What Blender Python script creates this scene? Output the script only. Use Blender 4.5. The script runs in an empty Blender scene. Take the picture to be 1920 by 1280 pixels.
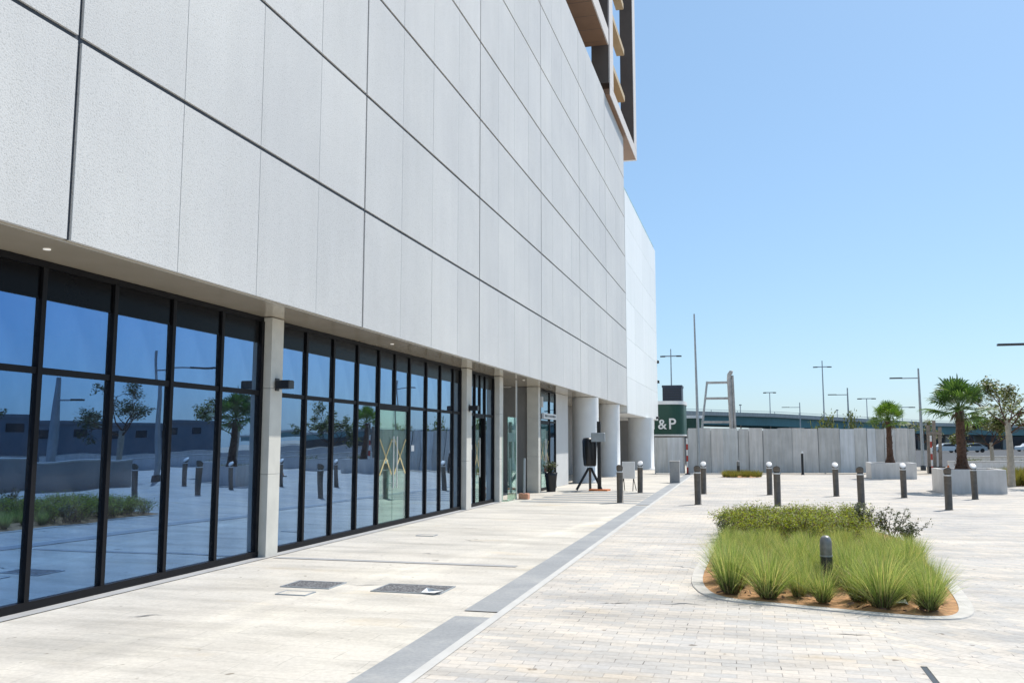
import bpy, math, random
import numpy as np
from mathutils import Vector, Matrix, Euler
R = math.radians
SC = bpy.context.scene
COL = SC.collection
rnd = random.Random(7)

# ------------------------------------------------------------------ camera, sky, sun, exposure
cam = bpy.data.cameras.new("camera"); cam.lens = 31.1; cam.sensor_width = 36.0
cam.clip_start = 0.05; cam.clip_end = 5000
camo = bpy.data.objects.new("camera", cam); COL.objects.link(camo)
camo.location = (0, 0, 1.6); camo.rotation_euler = (R(96.5), 0, R(14.95))
SC.camera = camo
SUN_EL, SUN_AZ = 55.0, 35.0            # azimuth measured from +Y towards +X
w = bpy.data.worlds.new("World"); SC.world = w; w.use_nodes = True
nt = w.node_tree; bg = nt.nodes['Background']
sky = nt.nodes.new('ShaderNodeTexSky'); sky.sky_type = 'NISHITA'; sky.sun_disc = False
sky.sun_elevation = R(SUN_EL); sky.sun_rotation = R(SUN_AZ)
sky.air_density = 1.0; sky.dust_density = 0.8; sky.ozone_density = 2.2
tint = nt.nodes.new('ShaderNodeMix'); tint.data_type = 'RGBA'; tint.blend_type = 'MULTIPLY'; tint.inputs[0].default_value = 1.0
tint.inputs[7].default_value = (.86, .965, 1.05, 1)
nt.links.new(sky.outputs[0], tint.inputs[6]); dust = nt.nodes.new('ShaderNodeMix'); dust.data_type = 'RGBA'; dust.inputs[0].default_value = .42     # even pale dust over the whole sky
dust.inputs[7].default_value = (2.6, 4.4, 6.3, 1)
nt.links.new(tint.outputs[2], dust.inputs[6]); nt.links.new(dust.outputs[2], bg.inputs[0]); bg.inputs[1].default_value = 0.115
sl = bpy.data.lights.new("sun", 'SUN'); sl.energy = 4.0; sl.angle = R(0.5); sl.color = (1, .955, .89)
so = bpy.data.objects.new("sun", sl); COL.objects.link(so)
d = Vector((math.cos(R(SUN_EL))*math.sin(R(SUN_AZ)), math.cos(R(SUN_EL))*math.cos(R(SUN_AZ)), math.sin(R(SUN_EL))))
so.rotation_euler = d.to_track_quat('Z', 'Y').to_euler(); so.location = (20, 20, 60)
SC.view_settings.view_transform = 'Standard'; SC.view_settings.look = 'None'
SC.view_settings.exposure = 0.35; SC.view_settings.gamma = 1.0
SC.render.engine = 'CYCLES'
SC.cycles.max_bounces = 8; SC.cycles.transparent_max_bounces = 12

# ------------------------------------------------------------------ material helpers
class NT:
    def __init__(s, name):
        s.m = bpy.data.materials.new(name); s.m.use_nodes = True
        s.t = s.m.node_tree; s.b = s.t.nodes['Principled BSDF']; s.out = s.t.nodes['Material Output']
        s._pos = None
    def n(s, kind, **kw):
        x = s.t.nodes.new(kind)
        for k, v in kw.items(): setattr(x, k, v)
        return x
    def l(s, a, b): s.t.links.new(a, b)
    def pos(s):
        if s._pos is None: s._pos = s.n('ShaderNodeNewGeometry').outputs['Position']
        return s._pos
    def opos(s): return s.n('ShaderNodeTexCoord').outputs['Object']
    def noise(s, scale, detail=4, rough=.55, vec=None, stretch=None):
        v = vec if vec is not None else s.opos()
        if stretch:
            mp = s.n('ShaderNodeMapping'); mp.inputs['Scale'].default_value = stretch; s.l(v, mp.inputs[0]); v = mp.outputs[0]
        x = s.n('ShaderNodeTexNoise'); x.inputs['Scale'].default_value = scale
        x.inputs['Detail'].default_value = detail; x.inputs['Roughness'].default_value = rough
        s.l(v, x.inputs['Vector']); return x.outputs[0]
    def ramp(s, fac, stops):
        x = s.n('ShaderNodeValToRGB'); e = x.color_ramp.elements
        while len(e) < len(stops): e.new(.5)
        for i, (p, c) in enumerate(stops):
            e[i].position = p; e[i].color = c if len(c) == 4 else (*c, 1)
        s.l(fac, x.inputs[0]); return x.outputs[0]
    def mix(s, fac, a, b, mode='MIX'):
        x = s.n('ShaderNodeMix', data_type='RGBA', blend_type=mode)
        for sock, v in ((x.inputs[0], fac), (x.inputs[6], a), (x.inputs[7], b)):
            if isinstance(v, (int, float)): sock.default_value = v
            elif isinstance(v, tuple): sock.default_value = (*v, 1) if len(v) == 3 else v
            else: s.l(v, sock)
        return x.outputs[2]
    def bump(s, h, strength=.3, dist=.01):
        x = s.n('ShaderNodeBump'); x.inputs['Strength'].default_value = strength
        x.inputs['Distance'].default_value = dist; s.l(h, x.inputs['Height']); s.l(x.outputs[0], s.b.inputs['Normal'])
    def island(s): return s.n('ShaderNodeNewGeometry').outputs['Random Per Island']
    def base(s, c):
        if isinstance(c, tuple): s.b.inputs['Base Color'].default_value = (*c, 1)
        else: s.l(c, s.b.inputs['Base Color'])

def simple(name, c, rough=.6, metal=0., var=.12, scale=6., bump=0., bscale=40., streak=0.):
    t = NT(name); t.b.inputs['Roughness'].default_value = rough; t.b.inputs['Metallic'].default_value = metal
    lo = tuple(max(0, v*(1-var)) for v in c); hi = tuple(min(1, v*(1+var)) for v in c)
    cc = t.ramp(t.noise(scale, 6, .6), [(.3, lo), (.7, hi)])
    if streak: cc = t.mix(1., cc, t.ramp(t.noise(1.6, 6, .65, stretch=(4, 4, .35)), [(.35, (1-streak, 1-streak, 1-streak*1.1)), (.6, (1.02, 1.02, 1.02))]), 'MULTIPLY')
    t.base(cc)
    if bump: t.bump(t.noise(bscale, 3), bump, .01)
    return t.m

M = {}
# wall panels: light grey, fine pitted surface, tone differs from panel to panel
t = NT('grey_panel'); t.b.inputs['Roughness'].default_value = .55
c = t.ramp(t.island(), [(0, (.588, .585, .576)), (1, (.628, .623, .612))])
spk = t.ramp(t.noise(58, 3, .6), [(.33, (.74, .74, .73)), (.47, (1, 1, 1))])
st = t.ramp(t.noise(1.0, 5, .6, stretch=(3, 3, .25)), [(.3, (.965, .965, .96)), (.62, (1.01, 1.01, 1.01))])
blot = t.ramp(t.noise(.33, 5, .6), [(.35, (.92, .92, .92)), (.65, (1.02, 1.015, 1.0))])
t.base(t.mix(1., t.mix(1., t.mix(1., c, spk, 'MULTIPLY'), st, 'MULTIPLY'), blot, 'MULTIPLY')); t.bump(t.noise(58, 3, .6), .32, .011); M['panel'] = t.m
# annex: white panels
t = NT('white_panel'); t.b.inputs['Roughness'].default_value = .45
c = t.ramp(t.island(), [(0, (.80, .81, .80)), (1, (.86, .87, .86))])
st = t.ramp(t.noise(.8, 5, .6, stretch=(2, 2, .3)), [(.3, (.94, .95, .94)), (.7, (1, 1, 1))])
t.base(t.mix(1., c, st, 'MULTIPLY')); M['white_panel'] = t.m
M['joint'] = simple('dark_joint', (.035, .042, .055), .5)
M['soffit'] = NT('bronze_soffit')
t = M['soffit']; t.b.inputs['Metallic'].default_value = .0; t.b.inputs['Roughness'].default_value = .13
t.b.inputs['Specular IOR Level'].default_value = .75
t.base(t.ramp(t.noise(1.5, 5), [(.3, (.42, .37, .29)), (.7, (.49, .43, .345))])); M['soffit'] = t.m
M['frame'] = simple('black_frame', (.006, .006, .008), .55, 0, .2)
M['frame'].node_tree.nodes['Principled BSDF'].inputs['Specular IOR Level'].default_value = .2
M['spandrel'] = simple('black_spandrel', (.004, .004, .005), .2)
M['spandrel'].node_tree.nodes['Principled BSDF'].inputs['Specular IOR Level'].default_value = .08
M['stone_col'] = simple('pale_stone', (.60, .585, .53), .7, 0, .08, 3, .15, 60)
M['render'] = simple('pale_render', (.56, .565, .56), .8, 0, .05, 2, .1, 50)
M['roundcol'] = simple('round_column_render', (.74, .755, .755), .75, 0, .04, 2)
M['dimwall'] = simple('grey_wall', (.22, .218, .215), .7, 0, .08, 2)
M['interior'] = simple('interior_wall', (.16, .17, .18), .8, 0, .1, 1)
M['black'] = simple('black_plastic', (.014, .014, .016), .4)
M['white'] = simple('white_paint', (.78, .78, .77), .5, 0, .05, 3)
M['steel'] = simple('galvanised_steel', (.36, .39, .41), .45, .35, .12, 4)
M['hood'] = simple('dull_grey_metal', (.24, .235, .22), .4, .3, .25, 12)
M['rust_steel'] = simple('rust_streaked_steel', (.42, .41, .40), .55, .2, .25, 3)
M['bronze'] = simple('bronze_post', (.135, .112, .088), .5, .1, .3, 9)
M['cap_light'] = simple('pale_aluminium', (.72, .72, .71), .3, .3, .05, 10)
M['cap_white'] = simple('pale_painted_cap', (.74, .73, .71), .5, 0, .12, 12)
M['dark_metal'] = simple('dark_grey_metal', (.06, .06, .06), .4, .3)
M['concrete'] = simple('concrete', (.50, .495, .48), .85, 0, .1, 2.5, .15, 40)
M['planter'] = simple('planter_render', (.68, .665, .65), .85, 0, .07, 2.5, .1, 60, .12)
M['soil'] = simple('planter_soil', (.12, .08, .05), .95, 0, .35, 20, .5, 40)
M['sand_bed'] = simple('orange_sand', (.42, .23, .105), .95, 0, .4, 12, .9, 30)
t = NT('grey_strip'); t.b.inputs['Roughness'].default_value = .7; v = t.pos()
c = t.ramp(t.noise(1.1, 6, .65, vec=v), [(.3, (.24, .25, .258)), (.55, (.30, .308, .312)), (.75, (.42, .41, .39))])
t.base(t.mix(1., c, t.ramp(t.noise(30, 4, .7, vec=v), [(.3, (.86, .86, .86)), (.7, (1.08, 1.08, 1.08))]), 'MULTIPLY')); t.bump(t.noise(60, 3, vec=v), .12, .01); M['granite'] = t.m
M['bed_kerb'] = simple('bed_kerb', (.51, .485, .445), .85, 0, .16, 5, .2, 60)
M['kerb'] = simple('pale_kerb', (.50, .49, .465), .8, 0, .09, 3, .15, 60)
M['green_sign'] = simple('green_panel', (.008, .055, .036), .4, 0, .1, 3)
M['navy'] = simple('navy_cladding', (.06, .075, .105), .5)
M['timber'] = simple('weathered_timber', (.27, .225, .185), .85, 0, .25, 6, .3, 30)
M['orange'] = simple('orange_plastic', (.62, .17, .04), .5, 0, .1)
M['red'] = simple('red_paint', (.45, .05, .035), .5, 0, .1)
M['brick_red'] = simple('orange_clay', (.55, .27, .17), .8, 0, .15)
M['tape'] = simple('masking_tape', (.52, .42, .20), .7)
M['teal'] = simple('teal_girder', (.085, .215, .24), .5, 0, .15, .12, streak=.15)
M['bridge_conc'] = simple('bridge_concrete', (.47, .47, .45), .85, 0, .1, .2, streak=.2)
M['tower_brown'] = simple('brown_soffit_board', (.25, .15, .095), .6, 0, .12, 1)
M['tower_tan'] = simple('tan_louvre', (.50, .38, .22), .6, 0, .08, 1)
M['tower_light'] = simple('pale_frame_render', (.62, .585, .56), .7, 0, .05, 1)
M['tower_dark'] = simple('brown_grey_cladding', (.13, .108, .095), .6, 0, .1, 1)
M['asphalt'] = simple('asphalt', (.055, .057, .06), .9, 0, .2, 3)
M['sand'] = simple('pale_sand', (.46, .40, .32), .95, 0, .15, .4)
M['hedge'] = simple('far_foliage', (.08, .10, .035), .8, 0, .4, 1.5)
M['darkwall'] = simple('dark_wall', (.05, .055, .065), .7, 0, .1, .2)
M['tile_grey'] = simple('far_grey_wall', (.30, .30, .30), .8, 0, .1, .3)
M['rubber'] = simple('rubber', (.015, .015, .015), .8)
M['pebble'] = NT('pebble_infill')
t = M['pebble']; t.b.inputs['Roughness'].default_value = .8
v = t.n('ShaderNodeTexVoronoi'); v.inputs['Scale'].default_value = 38; t.l(t.pos(), v.inputs['Vector'])
t.base(t.mix(1., t.ramp(v.outputs['Distance'], [(.1, (.30, .30, .30)), (.6, (.08, .08, .085))]), t.ramp(t.noise(60, 2), [(.3, (.7, .7, .7)), (.7, (1.2, 1.2, 1.2))]), 'MULTIPLY'))
t.bump(v.outputs['Distance'], .4, .01); M['pebble'] = t.m

def paver(name, bw, bh, c1, c2, mortar, msize, stain, rot=0., bumps=.25, off=.5, patch=False, tracks=False):
    t = NT(name); t.b.inputs['Roughness'].default_value = .82
    v = t.pos()
    # slight wobble so the courses are not ruler straight
    nz = t.n('ShaderNodeTexNoise'); nz.inputs['Scale'].default_value = 1.3; t.l(v, nz.inputs['Vector'])
    sub = t.n('ShaderNodeVectorMath', operation='MULTIPLY_ADD'); t.l(nz.outputs['Color'], sub.inputs[0])
    sub.inputs[1].default_value = (.09, .07, 0); t.l(v, sub.inputs[2])
    mp = t.n('ShaderNodeMapping'); mp.inputs['Rotation'].default_value = (0, 0, rot); t.l(sub.outputs[0], mp.inputs[0])
    b = t.n('ShaderNodeTexBrick'); b.offset = off
    b.inputs['Scale'].default_value = 1.0; b.inputs['Brick Width'].default_value = bw; b.inputs['Row Height'].default_value = bh
    b.inputs['Mortar Size'].default_value = msize; b.inputs['Mortar Smooth'].default_value = .2; b.inputs['Bias'].default_value = 0
    b.inputs['Color1'].default_value = (*c1, 1); b.inputs['Color2'].default_value = (*c2, 1); b.inputs['Mortar'].default_value = (*mortar, 1)
    t.l(mp.outputs[0], b.inputs['Vector'])
    c = b.outputs['Color']
    if patch:
        mp2 = t.n('ShaderNodeMapping'); mp2.inputs['Rotation'].default_value = (0, 0, R(45)); t.l(sub.outputs[0], mp2.inputs[0])
        b2 = t.n('ShaderNodeTexBrick'); b2.offset = off
        for k in ('Scale', 'Brick Width', 'Row Height', 'Mortar Size', 'Mortar Smooth', 'Color1', 'Color2', 'Mortar'): b2.inputs[k].default_value = b.inputs[k].default_value
        t.l(mp2.outputs[0], b2.inputs['Vector'])
        sx = t.n('ShaderNodeSeparateXYZ'); t.l(v, sx.inputs[0])
        gt = t.n('ShaderNodeMath', operation='GREATER_THAN'); t.l(sx.outputs[0], gt.inputs[0]); gt.inputs[1].default_value = 1.05
        c = t.mix(gt.outputs[0], c, b2.outputs['Color'])
    # joints are dirtier in places
    dirt = t.ramp(t.noise(2.3, 5, .7, vec=v), [(.52, (0, 0, 0)), (.66, (1, 1, 1))])
    dj = t.n('ShaderNodeMath', operation='MULTIPLY'); t.l(b.outputs['Fac'], dj.inputs[0]); t.l(dirt, dj.inputs[1])
    c = t.mix(dj.outputs[0], c, tuple(x*(.30 if patch else .7) for x in mortar))
    rust = t.ramp(t.noise(.9, 5, .6, vec=v, stretch=(.5, 1.2, 1)), [(.60, (1, 1, 1)), (.72, (.98, .90, .77))])
    c = t.mix(1., c, rust, 'MULTIPLY')
    big = t.ramp(t.noise(.35, 6, .62, vec=v), [(.32, stain[0]), (.5, stain[1]), (.68, stain[2])])
    c = t.mix(1., c, big, 'MULTIPLY')
    streak = t.ramp(t.noise(1.1, 6, .65, vec=v, stretch=(.45, 1.9, 1)), [(.34, (.78, .77, .75)), (.57, (1.04, 1.03, 1.01))])
    c = t.mix(1., c, streak, 'MULTIPLY')
    fine = t.ramp(t.noise(24, 4, .7, vec=v), [(.25, (.84, .83, .82)), (.7, (1.06, 1.06, 1.06))])
    c = t.mix(1., c, fine, 'MULTIPLY')
    spots = t.ramp(t.noise(7.5, 2, .5, vec=v), [(.24, (.45, .42, .38)), (.30, (1, 1, 1))])
    c = t.mix(1., c, spots, 'MULTIPLY')
    if tracks:   # pale dusty wheel tracks
        sq = t.n('ShaderNodeSeparateXYZ'); t.l(v, sq.inputs[0])
        for a_, b_, wd in ((-5.15, .115, .26), (-6.0, .16, .15)):
            m1 = t.n('ShaderNodeMath', operation='MULTIPLY_ADD'); t.l(sq.outputs[1], m1.inputs[0]); m1.inputs[1].default_value = -b_; m1.inputs[2].default_value = -a_-2*b_*0
            m2 = t.n('ShaderNodeMath', operation='ADD'); t.l(sq.outputs[0], m2.inputs[0]); t.l(m1.outputs[0], m2.inputs[1])
            nn_ = t.n('ShaderNodeMath', operation='MULTIPLY_ADD'); t.l(t.noise(.8, 3, .6, vec=v), nn_.inputs[0]); nn_.inputs[1].default_value = .7; t.l(m2.outputs[0], nn_.inputs[2])
            ab = t.n('ShaderNodeMath', operation='ABSOLUTE'); m3 = t.n('ShaderNodeMath', operation='SUBTRACT'); t.l(nn_.outputs[0], m3.inputs[0]); m3.inputs[1].default_value = .35; t.l(m3.outputs[0], ab.inputs[0])
            dv = t.n('ShaderNodeMath', operation='DIVIDE'); t.l(ab.outputs[0], dv.inputs[0]); dv.inputs[1].default_value = wd
            c = t.mix(1., c, t.ramp(dv.outputs[0], [(.25, (1.09, 1.09, 1.08)), (1, (1, 1, 1))]), 'MULTIPLY')
    t.base(c)
    inv = t.n('ShaderNodeMath', operation='SUBTRACT'); inv.inputs[0].default_value = 1; t.l(b.outputs['Fac'], inv.inputs[1])
    t.bump(inv.outputs[0], bumps, .008)
    return t.m
M['sett'] = paver('cream_grey_setts', .215, .108, (.60, .553, .495), (.475, .467, .455), (.405, .38, .35), .0042,
                  ((.82, .83, .855), (.98, .97, .955), (1.12, 1.08, 1.02)), patch=True)
M['flag'] = paver('pale_flagstones', .60, .30, (.585, .555, .505), (.565, .54, .495), (.47, .45, .41), .004,
                  ((.84, .84, .835), (.98, .97, .955), (1.08, 1.065, 1.02)), bumps=.06, tracks=True)
M['band'] = simple('grey_paving_band', (.36, .355, .35), .8, 0, .12, 3)

# tinted reflective glass: blue mirror coat over a dark see-through pane
def glass(name, tint, trans, graze=(.54, .65, .72), rough=.004):
    t = NT(name); t.t.nodes.remove(t.b)
    g = t.n('ShaderNodeBsdfGlossy'); g.inputs['Roughness'].default_value = rough
    lw = t.n('ShaderNodeLayerWeight'); lw.inputs['Blend'].default_value = .5
    pw = t.n('ShaderNodeMath', operation='POWER'); t.l(lw.outputs['Facing'], pw.inputs[0]); pw.inputs[1].default_value = 1.8
    sm = t.ramp(t.noise(1.7, 6, .7, stretch=(1, 1, .45)), [(.3, (.86, .87, .89)), (.6, (1, 1, 1))])
    t.l(t.mix(1., t.mix(pw.outputs[0], tint, graze), sm, 'MULTIPLY'), g.inputs['Color'])
    tr = t.n('ShaderNodeBsdfTransparent'); tr.inputs['Color'].default_value = (*trans, 1)
    a0 = t.n('ShaderNodeAddShader'); t.l(g.outputs[0], a0.inputs[0]); t.l(tr.outputs[0], a0.inputs[1])
    df = t.n('ShaderNodeBsdfDiffuse'); t.l(t.ramp(t.noise(2.6, 6, .75), [(.35, (.006, .007, .008)), (.8, (.032, .033, .035))]), df.inputs['Color'])
    a = t.n('ShaderNodeAddShader'); t.l(a0.outputs[0], a.inputs[0]); t.l(df.outputs[0], a.inputs[1])
    nb = t.n('ShaderNodeBump'); nb.inputs['Strength'].default_value = .045; nb.inputs['Distance'].default_value = .05
    t.l(t.noise(.9, 1, .4), nb.inputs['Height']); t.l(nb.outputs[0], g.inputs['Normal'])
    t.l(a.outputs[0], t.out.inputs['Surface']); return t.m
M['glass'] = glass('blue_tinted_glass', (.062, .18, .40), (.16, .19, .22))
M['clear_glass'] = glass('green_clear_glass', (.07, .11, .12), (.55, .68, .62), (.5, .6, .6))

def leafmat(name, lo, mid, hi, trans=.35, dry=None):
    t = NT(name); t.b.inputs['Roughness'].default_value = .5
    st = [(0, lo), (.5, mid), (1, hi)]
    if dry: st = [(0, lo), (.45, mid), (.80, hi), (.85, dry), (1, dry)]
    c = t.ramp(t.island(), st); t.base(c)
    tl = t.n('ShaderNodeBsdfTranslucent'); t.l(t.mix(1., c, (1.25, 1.3, .6), 'MULTIPLY'), tl.inputs['Color'])
    ms = t.n('ShaderNodeMixShader'); ms.inputs[0].default_value = trans
    t.l(t.b.outputs[0], ms.inputs[1]); t.l(tl.outputs[0], ms.inputs[2]); t.l(ms.outputs[0], t.out.inputs['Surface']); return t.m
M['blade'] = leafmat('grass_blade', (.10, .155, .045), (.29, .375, .12), (.52, .58, .27), .45, (.62, .52, .30))
M['dry_shade'] = leafmat('dry_leaf_base_shade', (.05, .05, .02), (.10, .085, .035), (.17, .13, .06), .15)
M['shrub'] = leafmat('shrub_leaf', (.12, .16, .022), (.26, .31, .04), (.42, .43, .075), .45, (.13, .08, .05))
M['darkleaf'] = leafmat('small_dark_leaf', (.03, .045, .02), (.055, .08, .03), (.10, .12, .04), .25)
M['treeleaf'] = leafmat('tree_leaf', (.055, .075, .03), (.12, .145, .055), (.22, .23, .09), .35)
M['palm'] = leafmat('palm_leaf', (.035, .08, .022), (.075, .145, .04), (.14, .22, .06), .35)
M['palm_young'] = leafmat('young_palm_leaf', (.06, .13, .02), (.12, .21, .03), (.19, .27, .05), .35)
M['drygrass'] = leafmat('ochre_grass', (.14, .15, .03), (.24, .22, .05), (.34, .25, .08), .35)
M['bark_brown'] = simple('palm_bark', (.10, .055, .036), .9, 0, .35, 14, .8, 30)
M['bark_grey'] = simple('grey_bark', (.40, .36, .30), .85, 0, .18, 8, .3, 40)
t = NT('lamp_lens'); t.b.inputs['Emission Color'].default_value = (1, .95, .85, 1); t.b.inputs['Emission Strength'].default_value = .35
t.base(t.ramp(t.noise(3), [(0, (.7, .7, .7)), (1, (.9, .9, .9))])); M['lens'] = t.m

# ------------------------------------------------------------------ mesh helpers
class MB:
    def __init__(s): s.v = []; s.f = []; s.sm = []
    def add(s, vs, fs, smooth=False):
        o = len(s.v); s.v += [tuple(p) for p in vs]; s.f += [tuple(i+o for i in f) for f in fs]; s.sm += [smooth]*len(fs); return s
    def box(s, x0, x1, y0, y1, z0, z1):
        v = [(x, y, z) for z in (z0, z1) for y in (y0, y1) for x in (x0, x1)]
        return s.add(v, [(0, 2, 3, 1), (4, 5, 7, 6), (0, 1, 5, 4), (2, 6, 7, 3), (0, 4, 6, 2), (1, 3, 7, 5)])
    def bbox(s, x0, x1, y0, y1, z0, z1, b=.01):
        # box with chamfered vertical and top edges
        def ring(i, z): return [(x0+i+b, y0+i, z), (x1-i-b, y0+i, z), (x1-i, y0+i+b, z), (x1-i, y1-i-b, z), (x1-i-b, y1-i, z), (x0+i+b, y1-i, z), (x0+i, y1-i-b, z), (x0+i, y0+i+b, z)]
        v = ring(0, z0)+ring(0, z1-b)+ring(b, z1); n = 8; f = [tuple(range(7, -1, -1)), tuple(range(16, 24))]
        for k in (0, 8):
            for i in range(n): f.append((k+i, k+(i+1) % n, k+8+(i+1) % n, k+8+i))
        return s.add(v, f)
    def obox(s, c, ux, uy, uz):
        c = Vector(c); ux = Vector(ux); uy = Vector(uy); uz = Vector(uz)
        v = [c+a*ux+b*uy+e*uz for e in (-1, 1) for b in (-1, 1) for a in (-1, 1)]
        return s.add(v, [(0, 2, 3, 1), (4, 5, 7, 6), (0, 1, 5, 4), (2, 6, 7, 3), (0, 4, 6, 2), (1, 3, 7, 5)])
    def tube(s, pts, rad, n=10, cap=True, smooth=True):
        pts = [Vector(p) for p in pts]
        if not isinstance(rad, (list, tuple)): rad = [rad]*len(pts)
        rings = []; up = Vector((0, 0, 1)); prev = None
        for i, p in enumerate(pts):
            a = pts[max(0, i-1)]; b = pts[min(len(pts)-1, i+1)]; dd = (b-a).normalized()
            if prev is None:
                ref = up if abs(dd.z) < .9 else Vector((1, 0, 0)); u = dd.cross(ref).normalized()
            else: u = (prev-dd*prev.dot(dd)).normalized()
            prev = u; vv = dd.cross(u)
            rings.append([p+(u*math.cos(2*math.pi*k/n)+vv*math.sin(2*math.pi*k/n))*rad[i] for k in range(n)])
        vs = [q for r in rings for q in r]; fs = []
        for i in range(len(pts)-1):
            for k in range(n): fs.append((i*n+k, i*n+(k+1) % n, (i+1)*n+(k+1) % n, (i+1)*n+k))
        s.add(vs, fs, smooth)
        if cap: s.add(rings[0], [tuple(range(n-1, -1, -1))]); s.add(rings[-1], [tuple(range(n))])
        return s
    def lathe(s, prof, n=20, c=(0, 0), smooth=True):
        vs = [(c[0]+r*math.cos(2*math.pi*k/n), c[1]+r*math.sin(2*math.pi*k/n), z) for r, z in prof for k in range(n)]; fs = []
        for i in range(len(prof)-1):
            for k in range(n): fs.append((i*n+k, i*n+(k+1) % n, (i+1)*n+(k+1) % n, (i+1)*n+k))
        s.add(vs, fs, smooth)
        s.add([vs[k] for k in range(n)], [tuple(range(n-1, -1, -1))]); s.add(vs[-n:], [tuple(range(n))]); return s
    def prism(s, poly, z0, z1):
        n = len(poly); v = [(x, y, z0) for x, y in poly]+[(x, y, z1) for x, y in poly]
        f = [tuple(range(n-1, -1, -1)), tuple(range(n, 2*n))]+[(i, (i+1) % n, n+(i+1) % n, n+i) for i in range(n)]
        return s.add(v, f)
    def sheet(s, x0, x1, y0, y1, z): return s.add([(x0, y0, z), (x1, y0, z), (x1, y1, z), (x0, y1, z)], [(0, 1, 2, 3)])
    def build(s, name, mat, parent=None, loc=None, second=None):
        me = bpy.data.meshes.new(name); me.from_pydata(s.v, [], s.f); me.materials.append(mat)
        me.polygons.foreach_set('use_smooth', s.sm)
        if second:
            me.materials.append(second[0]); me.polygons.foreach_set('material_index', [1 if i >= second[1] else 0 for i in range(len(s.f))])
        me.update()
        o = bpy.data.objects.new(name, me); COL.objects.link(o)
        if parent: o.parent = parent
        if loc: o.location = loc
        return o

def tag(o, label=None, cat=None, group=None, kind=None):
    if label: o['label'] = label
    if cat: o['category'] = cat
    if group: o['group'] = group
    if kind: o['kind'] = kind
    return o
def empty(name, label, cat, loc=(0, 0, 0), rz=0, group=None):
    o = bpy.data.objects.new(name, None); COL.objects.link(o); o.location = loc; o.rotation_euler.z = rz
    o.empty_display_size = .2
    return tag(o, label, cat, group)
def dup(o, loc=None, rz=None, label=None, parent=None, scale=None):
    c = o.copy(); COL.objects.link(c)
    if parent: c.parent = parent
    if loc is not None: c.location = loc
    if rz is not None: c.rotation_euler.z = rz
    if scale is not None: c.scale = scale
    if label: c['label'] = label
    for ch in [x for x in SC.objects if x.parent == o]: dup(ch, parent=c)
    return c
def struct(o): o['kind'] = 'structure'; return o

# ------------------------------------------------------------------ ground
struct(MB().sheet(-1500, 1500, -300, 3000, -.012).build('ground', M['sand']))
def sx(y): return -2.655-.0132*(y-5.65)          # left edge of the drainage strip, not quite parallel to the building
def strip(mb, o0, o1, y0, y1, z): return mb.add([(sx(y0)+o0, y0, z), (sx(y0)+o1, y0, z), (sx(y1)+o1, y1, z), (sx(y1)+o0, y1, z)], [(0, 1, 2, 3)])
struct(MB().add([(sx(-12)+.40, -12, 0), (30, -12, 0), (30, 47.5, 0), (sx(47.5)+.40, 47.5, 0)], [(0, 1, 2, 3)]).build('plaza', M['sett']))
struct(MB().sheet(-9.0, -2.0, -12, 60, -.004).build('pavement', M['flag']))
struct(MB().sheet(-6.76, -6.54, -12, 23.3, .004).build('paving_edge_strip', M['band']))
mb = MB()
for a, b in ((-12, 2.0), (2.25, 8.02), (8.30, 8.90), (8.905, 15.2), (15.206, 22.8), (23.1, 27.5), (27.51, 60)): strip(mb, 0, .335, a, b, .004)
struct(mb.build('drainage_strip', M['granite']))
struct(strip(MB(), .337, .425, -12, 60, .005).build('kerb_line', M['kerb']))
struct(MB().sheet(-6.48, -2.975, 11.32, 11.46, .002).build('paving_seam', M['band']))
mb = MB()
for k in range(6): mb.sheet(-6.1+.09*k, -2.93-.012*k, 23.6+.98*k, 24.02+.98*k, .002)
struct(mb.build('paving_bands', M['granite']))
mb = MB(); rc = random.Random(12)
for x, y, L, a in ((-4.5, 9.45, .55, 8), (-4.75, 12.3, .5, 4), (-4.6, 14.2, .45, -10), (-5.3, 16.1, .4, 6), (-4.0, 17.5, .5, 12), (-1.15, 11.9, .55, -35), (-1.5, 9.0, .4, 10), (-.9, 9.15, .5, 3), (-1.3, 13.6, .5, -8), (-5.6, 7.2, .35, 20), (.6, 8.1, .4, 5), (2.7, 9.6, .6, -40)):
    p = Vector((x, y)); aa = R(a); n_ = 7; prev = None
    for k in range(n_+1):
        wv = (.004+.012*rc.random())*(1-abs(2*k/n_-1))+.002; nn = Vector((-math.sin(aa), math.cos(aa)))*wv
        cur = ((p.x-nn.x, p.y-nn.y, .0035), (p.x+nn.x, p.y+nn.y, .0035))
        if prev: mb.add([prev[0], cur[0], cur[1], prev[1]], [(0, 1, 2, 3)])
        prev = cur; aa = R(a+rc.uniform(-45, 45)); p = p+Vector((math.cos(aa), math.sin(aa)))*(L/n_)
struct(mb.build('paving_cracks', M['dark_metal']))
struct(MB().sheet(-14, 120, 64, 260, -.006).build('road', M['asphalt']))

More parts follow.
